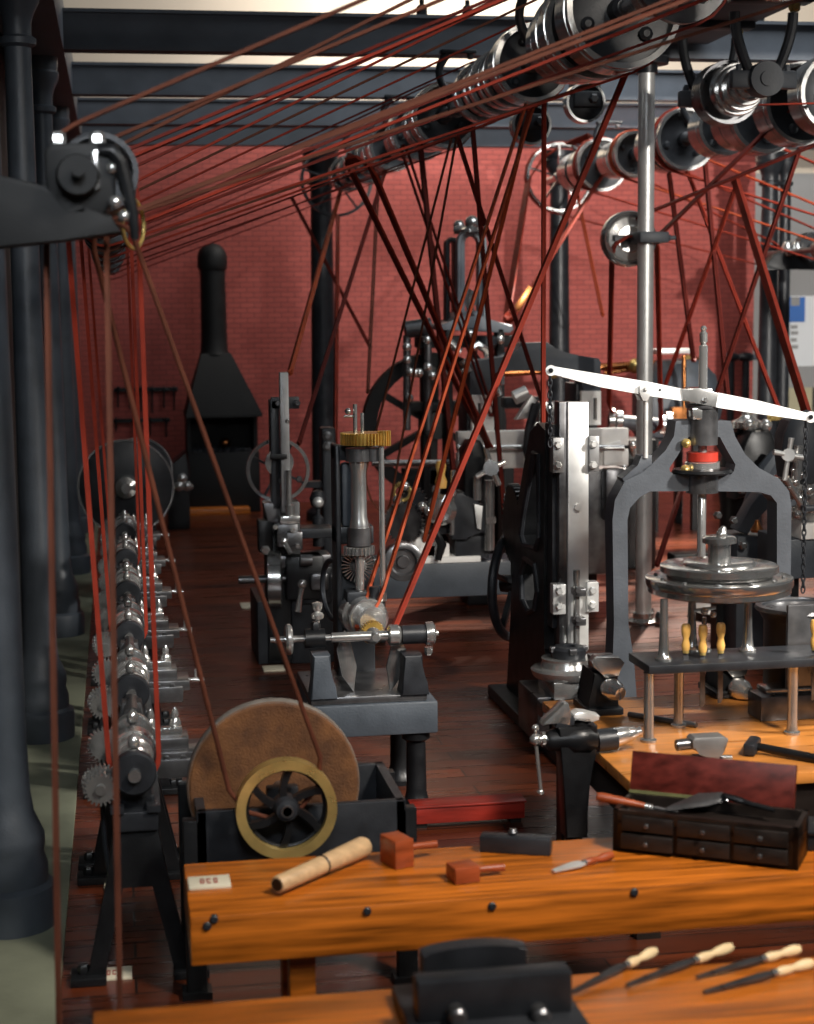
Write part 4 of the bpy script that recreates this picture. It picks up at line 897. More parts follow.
a, c = P(730, 357, Yw), P(774, 357, Yw)
t = thing('tool_rail', 'grey rail with long rods hanging from it on the brick wall at right', 'tool rail', V((a.x+c.x)/2, Yw, a.z))
done(B().tube([V(a.x, Yw, a.z), V(c.x, Yw, c.z)], .05), 'rail', 'blue_grey', t)
for x in (731, 746, 767):
    p = P(x, 357, Yw); done(B().cyl(p, V(p.x, Yw, p.z-1.6), .06).sph(p, .10, (1.4, 1, .8)), 'rod', 'iron', t)
# ================================================================== SLOTTING MACHINE
REF[:] = [577, 540]
Yr = 11.2
def q(x, y, Y=Yr): return P(x, y, Y)
s = thing('slotting_machine', 'tall black slotting machine with a bright vertical ram and round table', 'machine', (3.05, 11.6, 0))
xr = q(577, 0).x
def zq(y, Y=Yr): return q(577, y, Y).z
fr = []   # side frame outline in (Y, z)
out = [(11.42, 2.16), (11.62, 2.20), (11.85, 2.12), (12.05, 1.86), (12.28, 1.5), (12.42, 1.2), (12.44, .95), (12.50, .6), (12.62, .12), (12.62, 0), (10.95, 0), (10.95, .42), (11.30, .5), (11.44, .62), (11.46, .95)]
h1 = [(11.58, 1.98), (11.72, 1.98), (12.05, 1.5), (12.12, 1.34), (12.02, 1.28), (11.66, 1.30), (11.56, 1.4)]
h2 = [(11.68, 1.18), (12.0, 1.18), (12.12, 1.05), (12.08, .86), (11.9, .8), (11.7, .86), (11.62, 1.0)]
x0, x1 = xr-.17, xr+.07
done(B().holed([V(x0, a, z) for a, z in out], [[V(x0, a, z) for a, z in h1], [V(x0, a, z) for a, z in h2]], (x1-x0, 0, 0)), 'side_frame', 'black', s)
for hh in (h1, h2): done(B().tube([V(x0-.004, a, z) for a, z in hh], .022, 8, True), 'window_rim', 'iron', s)
done(B().b2(2.77, xr+.55, 10.62, 12.75, 0, .09, .012), 'floor_plate', 'black', s)
done(B().b2(q(560, 0).x, q(568, 0).x, Yr+.02, Yr+.16, zq(650), zq(402), .004), 'guide_strip', 'dark_steel', s)
done(B().prism([q(568, 402), q(589, 402), q(589, 650), q(568, 650)], (0, .10, 0), .012).cyl(q(577, 507), q(577, 507)-V(0, .03, 0), .022), 'ram', 'satin', s)
done(B().b2(q(556, 0).x, q(592, 0).x, Yr+.1, Yr+.3, zq(630), zq(425)), 'ram_guide', 'iron', s)
for (xa, xb, ya, yb, mm) in ((552, 563, 437, 472, 'dull'), (588, 598, 436, 472, 'dull'), (552, 565, 583, 613, 'satin'), (586, 598, 582, 612, 'satin')):
    pl = done(B().b2(q(xa, 0).x, q(xb, 0).x, Yr-.03, Yr+.06, zq(yb), zq(ya), .006), 'keeper_plate', mm, s)
    for yy in (ya+8, yb-7): done(B().bolt(q((xa+xb)/2, yy, Yr-.03), -Yv, S(4.2, Yr), .035), 'bolt', 'satin', pl)
done(B().cyl(q(576.5, 645, Yr-.06), q(576.5, 570, Yr-.06), S(3.4, Yr)), 'tool_bar', 'steel', s)
for y in (590, 619): done(B().b2(q(571, 0).x, q(582, 0).x, Yr-.12, Yr, zq(y+4), zq(y-4), .01).bolt(q(577, y, Yr-.12), -Yv, .025, .03), 'tool_clamp', 'dark_steel', s)
Yt = 10.95
cT = P(567, 661, Yt); k = S(1, Yt)
done(B().lathe((cT.x, Yt, cT.z-16*k), Zv, [(0, 0), (k*34, 0), (k*37, .02), (k*38, 8*k), (k*36, 10*k), (k*28, 11*k), (k*26, 16*k), (k*27, 20*k), (0, 20*k)], 48), 'round_table', 'steel', s)
done(B().lathe((cT.x+2*k, Yt, cT.z+4*k), Zv, [(0, 0), (k*17, 0), (k*18, .02), (k*18, 9*k), (k*15, 12*k), (k*7, 12*k), (k*7, 4*k), (0, 4*k)], 32), 'dog_chuck', 'iron', s)
for th in (0, 1.6, 3.1, 4.7): done(B().box((cT.x+2*k+math.cos(th)*k*16, Yt+math.sin(th)*k*16, cT.z+13*k), (k*8, k*8, k*6), Matrix.Rotation(th, 3, 'Z'), .008), 'jaw', 'dark_steel', s)
done(B().b2(cT.x-22*k, cT.x+22*k, Yt-.2, Yt+.25, cT.z-34*k, cT.z-16*k, .008), 'cross_slide', 'steel', s)
done(B().b2(cT.x-36*k, cT.x-10*k, Yt-.26, Yt+.3, cT.z-52*k, cT.z-36*k, .008).b2(cT.x-36*k, cT.x+30*k, Yt-.1, Yt+.45, .09, cT.z-34*k, .01), 'long_slide', 'dark_steel', s)
done(B().cyl((cT.x+12*k, Yt-.2, cT.z-28*k), (cT.x+12*k, Yt-.32, cT.z-28*k), k*8).cyl((cT.x+12*k, Yt-.3, cT.z-28*k), (cT.x+12*k, Yt-.36, cT.z-28*k), k*4), 'screw_end', 'dark_steel', s)
wc = P(514, 584, 12.95); R = S(55, 12.95); wa = V(.80, -.60, 0)
hw = done(B().ring(wc, wa, R, .038, 48, 10), 'hand_wheel', 'iron', s)
done(B().spokes(wc, wa, .05, R, 5, .03, .045, .3).cyl(wc-wa*.1, wc+wa*.1, .07), 'wheel_spokes', 'black', hw)
gc = P(534, 525, 12.35)
done(B().gear((2.93, 12.5, gc.z), X, S(42, 12.3), .06, 40, .035), 'spur_gear', 'black', s)
dc = P(561, 560, 12.0)
done(B().lathe((xr-.02, 12.3, dc.z), X, [(0, 0), (.26, 0), (.27, .02), (.27, .08), (.1, .12), (0, .12)], 40), 'crank_disc', 'dark_steel', s)

# ================================================================== ARCH-FRAMED PRESS
REF[:] = [704, 450]
Ya = 10.2
def q(x, y, Y=Ya): return P(x, y, Y)
a = thing('arch_press', 'grey arch-framed press with a long white lever and a central steel spindle', 'press', (3.7, Ya+.1, 0))
outl = [(676, 421), (688, 420.5), (722, 420.5), (731, 421), (735, 436), (745, 454), (759, 468), (779, 478.5), (789, 491), (791.5, 505), (791, 560), (790, 640), (794, 720), (800, 790), (806, 812), (776, 812), (776, 720), (777, 640), (777, 557), (777, 503), (771, 495.5), (759, 492), (700, 491), (650, 491.5), (640, 497), (630, 508), (627.5, 520), (628.5, 624), (634, 660), (640, 740), (643, 812), (598, 812), (606, 740), (612, 680), (614, 624), (612.5, 520), (615, 500), (625, 481), (640, 471.5), (652, 464), (666, 450), (674, 436)]
hole = [(688.5, 437), (720, 437), (727, 450), (735.5, 464.5), (734, 471), (731, 474.5), (674, 474.5), (670, 471.5), (669.5, 468), (678, 455)]
done(B().holed([q(*p) for p in outl], [[q(*p) for p in hole]], (0, .17, 0)), 'arch_frame', 'blue_grey', a)
done(B().prism([q(641, 456), q(652, 455), q(652, 465), q(643, 473), q(624, 482), q(622, 478), (q(638, 466))], (0, .12, 0), .004), 'pivot_lug', 'blue_grey', a)
sx = q(704, 0).x; ys = Ya+.03; k = S(1, Ya)
def zc(y): return q(704, y).z
done(B().cyl((sx, ys, zc(445)), (sx, ys, zc(405)), 16*k, n=32).cyl((sx, ys, zc(408)), (sx, ys, zc(405)), 18*k, n=32), 'top_bearing', 'dark_steel', a)
done(B().cyl((sx, ys, zc(493)), (sx, ys, zc(474)), 17*k, n=32), 'lower_bearing', 'dark_steel', a)
done(B().cyl((sx, ys, zc(560)), (sx, ys, zc(346)), 4.6*k, n=24).lathe((sx, ys, zc(346)), Zv, [(4.6*k, 0), (3*k, 1*k), (3*k, 3*k), (4.2*k, 4*k), (4.2*k, 13*k), (2.5*k, 15*k), (2.5*k, 16*k), (3.6*k, 18*k), (2*k, 21*k), (0, 21*k)], 24), 'spindle', 'bright', a)
done(B().cyl((sx, ys, zc(474)), (sx, ys, zc(468)), 8*k).lathe((sx, ys, zc(472)), Zv, [(0, 0), (17*k, 0), (18.5*k, 1*k), (18.5*k, 10*k), (17*k, 11*k), (0, 11*k)], 32), 'collar', 'bright', a)
done(B().cyl((sx, ys, zc(461)), (sx, ys, zc(452.5)), 16.5*k, n=32), 'red_washer', 'red_paint', a)
done(B().lathe((sx, ys, zc(474)), Zv, [(0, 0), (28*k, 0), (32*k, 2*k), (30*k, 5*k), (20*k, 6*k), (0, 6*k)], 32), 'thrust_seat', 'black', a)
for x, y in ((684, 469), (685, 443)): done(B().lathe(q(x, y), -Yv, [(0, -.02), (.025, 0), (.03, .03), (.015, .05), (0, .06)], 14), 'oil_cup', 'brass', a)
done(B().b2(q(689, 0).x, q(700, 0).x, Ya-.06, Ya+.06, zc(419), zc(407), .01).cyl((sx, ys, zc(420)), (sx, ys, zc(398)), 8*k, n=24).b2(q(694, 0).x, q(711, 0).x, Ya-.03, Ya+.2, zc(407), zc(388), .012), 'clamp_block', 'steel', a)
lv = B()
def lev(pts_top, pts_bot, Y0, Y1, b=lv): b.prism([q(*p, Y0) for p in pts_top]+[q(*p, Y0) for p in pts_bot[::-1]], (0, Y1-Y0, 0), .006)
lev([(552, 366), (600, 374), (650, 382), (683, 390), (700, 390), (720, 393), (760, 401), (808, 413)], [(552, 375), (600, 387), (650, 396), (683, 401), (700, 402), (720, 408), (760, 414), (808, 421)], Ya-.07, Ya-.035)
lv.cyl(q(551, 370.5, Ya-.08), q(551, 370.5, Ya-.02), 5.5*k, n=20).cyl(q(811, 417, Ya-.08), q(811, 417, Ya-.02), 6*k, n=20)
done(lv, 'lever', 'white_paint', a)
done(B().cyl(q(551, 370.5, Ya-.09), q(551, 370.5, Ya-.01), 2.4*k).cyl(q(811, 417, Ya-.09), q(811, 417, Ya-.01), 2.4*k).cyl(q(660, 390, Ya-.075), q(660, 390, Ya-.02), 1.2*k), 'lever_pin', 'black', a)
done(B().prism([q(681, 389, Ya-.08), q(700, 388, Ya-.08), q(719, 393, Ya-.08), q(716, 408, Ya-.08), q(700, 404, Ya-.08), q(683, 401, Ya-.08)], (0, .06, 0), .006).bolt(q(705, 400, Ya-.08), -Yv, 3*k, .02), 'lever_yoke', 'steel', a)
done(B().cyl(q(645.5, 458, Ya), q(646, 392, Ya), 2.7*k, n=16).prism([q(640.5, 386, Ya-.1), q(650, 386, Ya-.1), q(651, 394, Ya-.1), q(648, 401, Ya-.1), q(643, 401, Ya-.1), q(640, 394, Ya-.1)], (0, .12, 0), .004).bolt(q(645.5, 389, Ya-.1), -Yv, 2.4*k, .02), 'pivot_rod', 'satin', a)
def chain(x, y0, y1, Y, label):
    p, e = P(x, y0, Y), P(x, y1, Y); b = B(); n = max(6, int((p.z-e.z)/.036)); st = (p.z-e.z)/n
    for i in range(n):
        c = V(p.x, Y, p.z-st*(i+.5)); w = X if i % 2 else Yv; L_ = st*.72; pts = []
        for j in range(10):
            th = 2*PI*j/10; pts.append(c+w*math.cos(th)*.012+Zv*math.sin(th)*L_)
        b.tube(pts, .0055, 5, True)
    return single(b, 'chain', 'iron', label, 'chain', 'chains hanging from the lever', (p.x, Y, p.z))
chain(550, 374, 446, Ya-.05, 'thin dark chain hanging from the left end of the white lever')
chain(806, 421, 592, Ya-.05, 'thin dark chain hanging from the right end of the white lever')

# ================================================================== PLANING MACHINE (behind the slotter)
REF[:] = [540, 430]
Yp = 16.6
def q(x, y, Y=Yp): return P(x, y, Y)
p = thing('planing_machine', 'large planing machine with a grey bridge and pale slotted uprights, behind the slotter', 'machine', (q(530, 0).x, Yp+.3, 0))
out = [(470, 400), (470, 364), (478, 360), (503, 358), (516, 352), (522, 343), (548, 342.5), (555, 349), (568, 354), (599, 358.5), (601, 362), (601, 395), (583, 395), (582, 374), (548, 371), (512, 371), (493, 372), (492, 402)]
done(B().prism([q(*t_) for t_ in out], (0, .30, 0), .01), 'bridge', 'grey_paint', p)
done(B().b2(q(470, 0).x, q(494, 0).x, Yp+.16, Yp+.6, 0, q(0, 390).z, .01).b2(q(580, 0).x, q(602, 0).x, Yp+.16, Yp+.6, 0, q(0, 385).z, .01), 'upright', 'iron', p)
def slot(xa, xb, ya, yb, sa, sb, sy0, sy1):
    o_ = [q(xa, ya, Yp-.02), q(xb, ya, Yp-.02), q(xb, yb, Yp-.02), q(xa, yb, Yp-.02)]
    h_ = [q(sa, sy0, Yp-.02), q(sb, sy0, Yp-.02), q(sb, sy1, Yp-.02), q(sa, sy1, Yp-.02)]
    return done(B().holed(o_, [h_], (0, .08, 0)), 'slotted_plate', 'cloth_white', p, 'pale slotted face plate')
slot(472, 494, 395, 432, 478, 481.5, 403, 422); slot(582, 601, 391, 425, 593.5, 597, 398, 420)
done(B().b2(q(455, 0).x, q(624, 0).x, Yp-.16, Yp-.02, q(0, 446).z, q(0, 429).z, .006).b2(q(455, 0).x, q(624, 0).x, Yp-.16, Yp-.02, q(0, 466).z, q(0, 450).z, .006).b2(q(457, 0).x, q(620, 0).x, Yp-.10, Yp, q(0, 450).z, q(0, 446).z), 'cross_rail', 'cloth_white', p, 'pale cross rail')
done(B().cyl(q(457, 448, Yp-.18), q(624, 448, Yp-.18), .035), 'feed_screw', 'steel', p)
done(B().b2(q(522, 0).x, q(546, 0).x, Yp-.42, Yp-.16, q(0, 474).z, q(0, 419).z, .012).b2(q(532, 0).x, q(552, 0).x, Yp-.34, Yp-.16, q(0, 425).z, q(0, 400).z, .01), 'tool_box', 'steel', p)
done(B().tube([q(536, 404, Yp-.44), q(529, 430, Yp-.46), q(527, 450, Yp-.46), q(533, 470, Yp-.44)], .045, 8), 'tool_spring', 'iron', p)
done(B().prism([q(516, 420, Yp-.4), q(532, 395, Yp-.4), q(537, 400, Yp-.4), q(531, 418, Yp-.4)], (0, .12, 0), .01).cyl(q(527, 392, Yp-.3), q(514, 398, Yp-.3), .07), 'swivel_plate', 'satin', p)
done(B().b2(q(505, 0).x, q(545, 0).x, Yp+.0, Yp+.2, q(0, 408).z, q(0, 397).z, .02), 'arm', 'iron', p)
done(B().prism([q(604, 446, Yp-.2), q(621, 441, Yp-.2), q(624, 462, Yp-.2), q(604, 466, Yp-.2)], (0, .16, 0), .01), 'rail_end', 'cloth_white', p)
for x in (487, 486): pass
for (x, y, x2, y2) in ((499, 376, 502, 385), (496, 388, 500, 396), (463, 360, 470, 372)): done(B().cyl(q(x, y, Yp-.1), q(x2, y2, Yp-.12), .05, .03), 'handle', 'bright', p)
done(B().b2(q(583, 0).x, q(625, 0).x, Yp-.1, Yp+.3, q(0, 575).z, q(0, 470).z, .02).b2(q(598, 0).x, q(616, 0).x, Yp-.3, Yp-.12, q(0, 520).z, q(0, 468).z, .02), 'saddle', 'dark_steel', p)
REF[:] = [450, 560]
Yb = 14.9
bd = thing('machine_bed', 'long grey machine bed with a pale top above the floor boards, centre', 'machine bed', (P(450, 0, Yb).x, Yb+.3, 0))
def w(x, y, Y=Yb): return P(x, y, Y)
done(B().b2(w(372, 0).x, w(560, 0).x, Yb, Yb+.5, w(0, 597).z, w(0, 563).z, .012), 'bed', 'grey_paint', bd)
done(B().b2(w(424, 0).x, w(481, 0).x, Yb+.0, Yb+.45, w(0, 563).z, w(0, 557).z, .008), 'pale_top', 'cloth_white', bd)
done(B().b2(w(402, 0).x, w(437, 0).x, Yb+.05, Yb+.4, w(0, 558).z, w(0, 532).z, .01).b2(w(425, 0).x, w(451, 0).x, Yb+.05, Yb+.4, w(0, 558).z, w(0, 544).z, .02), 'pale_block', 'cloth_white', bd)
for x in (378, 545): done(B().b2(w(x, 0).x-.08, w(x, 0).x+.08, Yb+.1, Yb+.42, 0, w(0, 596).z, .01), 'leg', 'black', bd)
# turret head with star handle, on the bed
th_ = thing('turret_head', 'dark tool head with a bright three-armed star handle, standing on the grey bed', 'machine head', w(470, 560, Yb+.1))
Yh = Yb+.05
done(B().prism([w(464, 512, Yh), w(465, 450, Yh), (w(471, 441, Yh)), (w(481, 441, Yh)), (w(486, 449, Yh)), (w(486, 470, Yh)), (w(480, 512, Yh))], (0, .3, 0), .03), 'column', 'black', th_)
done(B().prism([w(455, 494, Yh-.1), w(464, 492, Yh-.1), w(476, 503, Yh-.1), w(484, 505, Yh-.1), w(486, 535, Yh-.1), w(480, 530, Yh-.1), w(468, 540, Yh-.1), w(452, 540, Yh-.1)], (0, .3, 0), .02), 'saddle', 'iron', th_)
done(B().prism([w(474, 504, Yh-.13), w(483, 506, Yh-.13), w(481, 530, Yh-.13), w(477, 528, Yh-.13)], (0, .04, 0), .005), 'face_plate', 'satin', th_)
sh = done(B().cyl(w(491, 468, Yh-.1), w(491, 468, Yh-.28), .07), 'star_hub', 'steel', th_)
for dx, dy in ((-15, 9), (-5, -19), (8, 17), (14, -6)): done(B().cyl(w(491, 468, Yh-.22), w(491+dx, 468+dy, Yh-.22), .026), 'star_arm', 'bright', sh)
done(B().cyl(w(489, 550, Yh-.05), w(489, 480, Yh-.05), .05).cyl(w(477, 500, Yh-.08), w(477, 476, Yh-.08), .04).b2(w(485, 0).x, w(495, 0).x, Yh-.1, Yh, w(0, 524).z, w(0, 518).z), 'screw_post', 'steel', th_)
done(B().b2(w(456, 0).x, w(490, 0).x, Yh-.02, Yh+.3, w(0, 560).z, w(0, 532).z, .01), 'base', 'iron', th_)
hs = thing('dividing_head', 'steel dividing head with small gears beside the star-handled tool head', 'machine head', w(430, 545, Yb+.1))
done(B().lathe(w(441, 510, Yh-.1), (-.3, -1, 0), [(0, -.2), (.12, -.2), (.14, 0), (.10, .05), (.06, .06), (0, .06)], 28), 'body', 'steel', hs)
done(B().b2(w(432, 0).x, w(452, 0).x, Yh, Yh+.3, w(0, 535).z, w(0, 515).z, .02), 'stand', 'iron', hs)
done(B().gear(w(404, 522, Yh), (-.5, -1, 0), .19, .06, 30, .025), 'toothed_wheel', 'dark_steel', hs)
done(B().gear(w(414, 500, Yh), (-.5, -1, 0), .12, .06, 20, .02).cyl(w(414, 500, Yh), w(436, 512, Yh), .03), 'small_wheel', 'iron', hs)
for x, y in ((405, 486), (397, 500), (436, 490), (452, 493), (422, 506), (428, 511)): done(B().sph(w(x, y, Yh-.15), .042).cyl(w(x, y, Yh-.15), w(x+4, y+6, Yh+.05), .02), 'ball_handle', 'bright', hs)
done(B().ring(w(402, 492, Yh), (-.4, -1, 0), .075, .018), 'brass_ring', 'brass', hs)
done(B().cyl(w(452, 535, Yh-.1), w(453, 470, Yh-.1), .022), 'rod', 'steel', hs)
done(B().lathe(w(441, 488, Yh-.1), Zv, [(0, 0), (.05, .0), (.055, .06), (.035, .12), (.05, .2), (.035, .24), (0, .25)], 16), 'wooden_grip', 'boxwood', hs, 'yellow wooden grip')
done(B().tube([w(425, 531, Yh-.1), w(436, 533, Yh-.1), w(442, 545, Yh-.1), w(438, 560, Yh-.1)], [.02, .04, .045, .03], 8), 'hook_arm', 'black', hs)
single(B().cyl(P(372, 463, 17), P(472, 463, 17), .035), 'guide_bar', 'dark_steel', 'long thin horizontal steel bar behind the brass gear', 'bar')

# ================================================================== TALL GOTHIC-FRAMED ENGINE
REF[:] = [465, 360]
Ye = 19.4
def q(x, y, Y=Ye): return P(x, y, Y)
e = thing('frame_engine', 'tall dark engine with a pointed-arch iron pillar, centre back', 'engine', (q(470, 0).x, Ye+.5, 0))
def arch(xl, xr_, yt, yb, wd, Y, th, m_='grey_paint'):
    xm = (xl+xr_)/2; r_ = (xr_-xl)/2
    o_ = [q(xl, yb, Y)]+[q(xm-r_*math.cos(PI*i/10), yt+r_-r_*math.sin(PI*i/10)*1.0, Y) for i in range(11)]+[q(xr_, yb, Y)]
    i_ = [q(xr_-wd, yb-wd, Y)]+[q(xm+(r_-wd)*math.cos(PI*i/10), yt+r_-(r_-wd)*math.sin(PI*i/10), Y) for i in range(11)]+[q(xl+wd, yb-wd, Y)]
    done(B().holed(o_, [i_], (0, th, 0)), 'arch_pillar', m_, e)
    done(B().tube([q(xl+1.5, yb-2, Y)]+[q(xm-(r_-1.5)*math.cos(PI*i/10), yt+r_-(r_-1.5)*math.sin(PI*i/10), Y) for i in range(11)]+[q(xr_-1.5, yb-2, Y)], .03, 6), 'moulding', m_, e)
arch(458, 486, 229, 318, 7, Ye, .18, 'engine_paint'); arch(446, 458, 238, 322, 4, Ye+.5, .18, 'iron')
done(B().prism([q(440, 330), q(440, 325), q(455, 321), q(462, 312), q(482, 312), q(488, 320), q(512, 325), q(514, 329), (q(510, 333))], (0, .7, 0), .015), 'flange', 'engine_paint', e)
done(B().sph(q(472, 223), .085).lathe(q(470, 232), Zv, [(.12, 0), (.12, .03), (.05, .06), (.04, .1)], 14).sph(q(459, 226, Ye+.4), .07).cyl(q(455, 230, Ye+.3), q(482, 230, Ye+.1), .05), 'finial', 'steel', e)
done(B().tube([q(471, 312), q(468, 300), q(470, 290), q(474, 294), q(473, 305)], .045, 8), 'link', 'steel', e)
b = B().b2(q(425, 0).x, q(432, 0).x, Ye+.2, Ye+.4, 0, q(0, 335).z, .02).b2(q(446, 0).x, q(453, 0).x, Ye, Ye+.3, 0, q(0, 330).z, .02).b2(q(497, 0).x, q(505, 0).x, Ye, Ye+.2, 0, q(0, 328).z, .02).b2(q(408, 0).x, q(520, 0).x, Ye+.3, Ye+.6, 0, q(0, 470).z, .02).b2(q(420, 0).x, q(515, 0).x, Ye+.05, Ye+.4, q(0, 348).z, q(0, 336).z, .02).b2(q(410, 0).x, q(470, 0).x, Ye+.1, Ye+.5, q(0, 412).z, q(0, 402).z, .02)
done(b, 'base_frame', 'soot', e)
done(B().cyl(q(431, 326, Ye), q(405, 330, Ye), .10), 'cylinder', 'iron', e)
done(B().lathe(q(473, 328), -Zv, [(.05, 0), (.05, .3), (.09, .35), (.09, .5), (.03, .55), (.03, .75), (0, .75)], 16), 'valve_rod', 'iron', e)
done(B().lathe(q(487, 336), -Zv, [(.10, 0), (.12, .1), (.05, .2), (0, .2)], 14), 'valve_cap', 'iron', e)
done(B().tube([q(470, 350, Ye-.1), q(478, 345, Ye-.1), q(486, 350, Ye-.1), q(488, 357, Ye-.1)], .05, 8).cyl(q(449, 341, Ye-.1), q(460, 352, Ye-.1), .045).cyl(q(462, 369, Ye-.1), q(467, 375, Ye-.1), .05), 'connecting_rod', 'steel', e)
for x, y in ((407, 347), (407, 360), (410, 372), (415, 373), (419, 373), (409, 398), (427, 340), (431, 336), (428, 367), (432, 376), (470, 334), (500, 340), (444, 372)): done(B().sph(q(x, y, Ye-.05), .055), 'oil_cup', 'steel', e)
for x in (407, 428): done(B().cyl(q(x, 430, Ye+.0), q(x, 335, Ye+.0), .045), 'side_rod', 'dark_steel', e)
fc = q(434, 425, Ye+.35); R = S(75, Ye)
fw = done(B().band(fc, Yv, R, .2, .16, 48), 'flywheel', 'soot', e)
done(B().spokes(fc, Yv, .1, R-.1, 6, .08, .1, .55).cyl(fc-V(0, .2, 0), fc+V(0, .2, 0), .16), 'flywheel_spokes', 'black', fw)
# red tensioned strap with copper buckle behind
# ================================================================== RIGHT BACKGROUND MACHINES
REF[:] = [640, 440]
Yg = 18.6
def q(x, y, Y=Yg): return P(x, y, Y)
t = thing('spool_shaft', 'horizontal shaft with bright flanged spools behind the steel post', 'machine', (q(640, 0).x, Yg, 0))
done(B().cyl(q(608, 421), q(682, 427), .08), 'shaft', 'blue_grey', t)
for x, r in ((611, 13), (619, 11), (668, 14), (663, 10)): done(B().lathe(q(x, 420+(x-608)*.08), (1, -.15, -.05), [(0, -.05), (S(r, Yg)*.6, -.05), (S(r, Yg), -.03), (S(r, Yg), .03), (S(r, Yg)*.6, .05), (0, .05)], 32), 'spool_flange', 'steel', t)
done(B().b2(q(628, 0).x, q(660, 0).x, Yg+.1, Yg+.5, 0, q(0, 440).z, .03), 'stand', 'black', t)
for x, y in ((633, 445), (648, 440), (624, 468), (610, 500)): done(B().sph(q(x, y, Yg-.05), .05).cyl(q(x, y, Yg-.05), q(x, y+10, Yg+.1), .025), 'fitting', 'bright', t)
REF[:] = [685, 400]
Yk = 21.5
t = thing('boiler', 'dark grey bulky machine with a pale flat lid, far behind the press spindle', 'machine', (P(690, 0, Yk).x, Yk+.6, 0))
def k2(x, y, Y=Yk): return P(x, y, Y)
done(B().lathe(V(k2(698, 0).x, Yk+.8, 0), Zv, [(.0, 1.2), (.5, 1.2), (.52, 1.3), (.6, k2(0, 395).z-.2), (.5, k2(0, 370).z-.1), (.3, k2(0, 362).z), (0, k2(0, 360).z)], 32).b2(k2(658, 0).x, k2(712, 0).x, Yk+.3, Yk+1.2, 1.25, k2(0, 385).z, .05), 'body', 'grey_paint', t)
for x in (664, 706):
    for dy in (.4, 1.1): done(B().b2(k2(x, 0).x-.05, k2(x, 0).x+.05, Yk+dy-.05, Yk+dy+.05, 0, 1.27), 'leg', 'black', t)
done(B().b2(k2(660, 0).x, k2(696, 0).x, Yk+.1, Yk+.5, k2(0, 354).z, k2(0, 349).z, .01), 'lid', 'satin', t)
done(B().cyl(k2(684, 440), k2(684, 355), .03).b2(k2(672, 0).x, k2(690, 0).x, Yk-.02, Yk+.1, k2(0, 419).z, k2(0, 407).z), 'gauge_rod', 'copper', t)
t = thing('copper_pipe', 'thin copper pipe running level across the back, left and right of the steel post', 'pipe', P(590, 368, 23.9))
done(B().cyl(P(488, 374, 23.9), P(700, 361, 23.9), .055).cyl(P(604, 373, 23.9), P(640, 369, 23.9), .03), 'pipe', 'copper', t)
for x, y in ((553, 371), (635, 366), (686, 362)): done(B().sph(P(x, y, 23.8), .11), 'joint', 'brass', t)
# black dome machine and frame seen through the arch
REF[:] = [757, 450]
Yd = 15.2
def d_(x, y, Y=Yd): return P(x, y, Y)
t = thing('screw_press', 'black domed machine with a bright cap under the right half of the white lever', 'machine', (d_(757, 0).x, Yd+.4, 0))
cx2 = d_(757, 0).x
done(B().lathe((cx2, Yd+.4, 0), Zv, [(.5, 0), (.5, .08), (.22, .12), (.20, d_(0, 510).z), (.24, d_(0, 480).z), (.17, d_(0, 450).z), (.12, d_(0, 432).z), (0, d_(0, 432).z)], 32).prism([d_(738, 470), d_(742, 446), d_(752, 431), d_(772, 431), d_(780, 450), d_(782, 490), d_(736, 500)], (0, .3, 0), .04), 'body', 'black', t)
done(B().lathe((cx2+.01, Yd+.3, d_(0, 432).z), Zv, [(.10, 0), (.15, .02), (.15, .08), (.08, .11), (.05, .14), (.05, .2), (0, .2)], 24).sph(d_(749, 425, Yd+.1), .06).sph(d_(766, 425, Yd+.1), .06), 'cap', 'bright', t)
done(B().cyl(d_(733, 428, Yd+.3), d_(748, 425, Yd+.3), .03).sph(d_(737, 428, Yd+.3), .05), 'side_screw', 'dark_steel', t)
done(B().lathe(d_(775, 420, Yd+.2), Zv, [(.07, 0), (.08, .05), (.08, .1), (0, .1)], 16), 'brass_plug', 'brass', t)
done(B().tube([d_(752, 545, Yd-.2), d_(748, 520, Yd-.2), d_(757, 492, Yd-.2), d_(768, 470, Yd-.2), d_(778, 455, Yd-.2)], [.11, .10, .09, .10, .08], 10), 'curved_arm', 'grey_paint', t)
REF[:] = [735, 540]
Yc2 = 13.4
def c_(x, y, Y=Yc2): return P(x, y, Y)
t = thing('link_frame', 'dark iron frame of sloping legs and a base seen through the press arch', 'machine frame', (c_(735, 0).x, Yc2, 0))
done(B().prism([c_(738, 530), c_(752, 505), c_(760, 494), c_(772, 494), c_(772, 505), c_(760, 515), c_(748, 535)], (0, .2, 0), .01).b2(c_(735, 0).x, c_(775, 0).x, Yc2-.05, Yc2+.4, 0, c_(0, 536).z, .015), 'sloping_leg', 'grey_paint', t)
done(B().b2(c_(682, 0).x, c_(775, 0).x, Yc2+.2, Yc2+.4, c_(0, 572).z, c_(0, 556).z, .02).b2(c_(728, 0).x, c_(775, 0).x, Yc2+.25, Yc2+.4, 0, c_(0, 570).z), 'block', 'black', t)
for x, y in ((742, 545), (767, 545), (717, 515), (733, 520), (741, 490)): done(B().bolt(c_(x, y, Yc2-.08), -Yv, .035, .05), 'bolt', 'steel', t)
done(B().lathe(c_(757, 532, Yc2-.2), Zv, [(.05, 0), (.055, .02), (.03, .06), (.015, .1), (0, .1)], 16), 'copper_cup', 'copper', t)
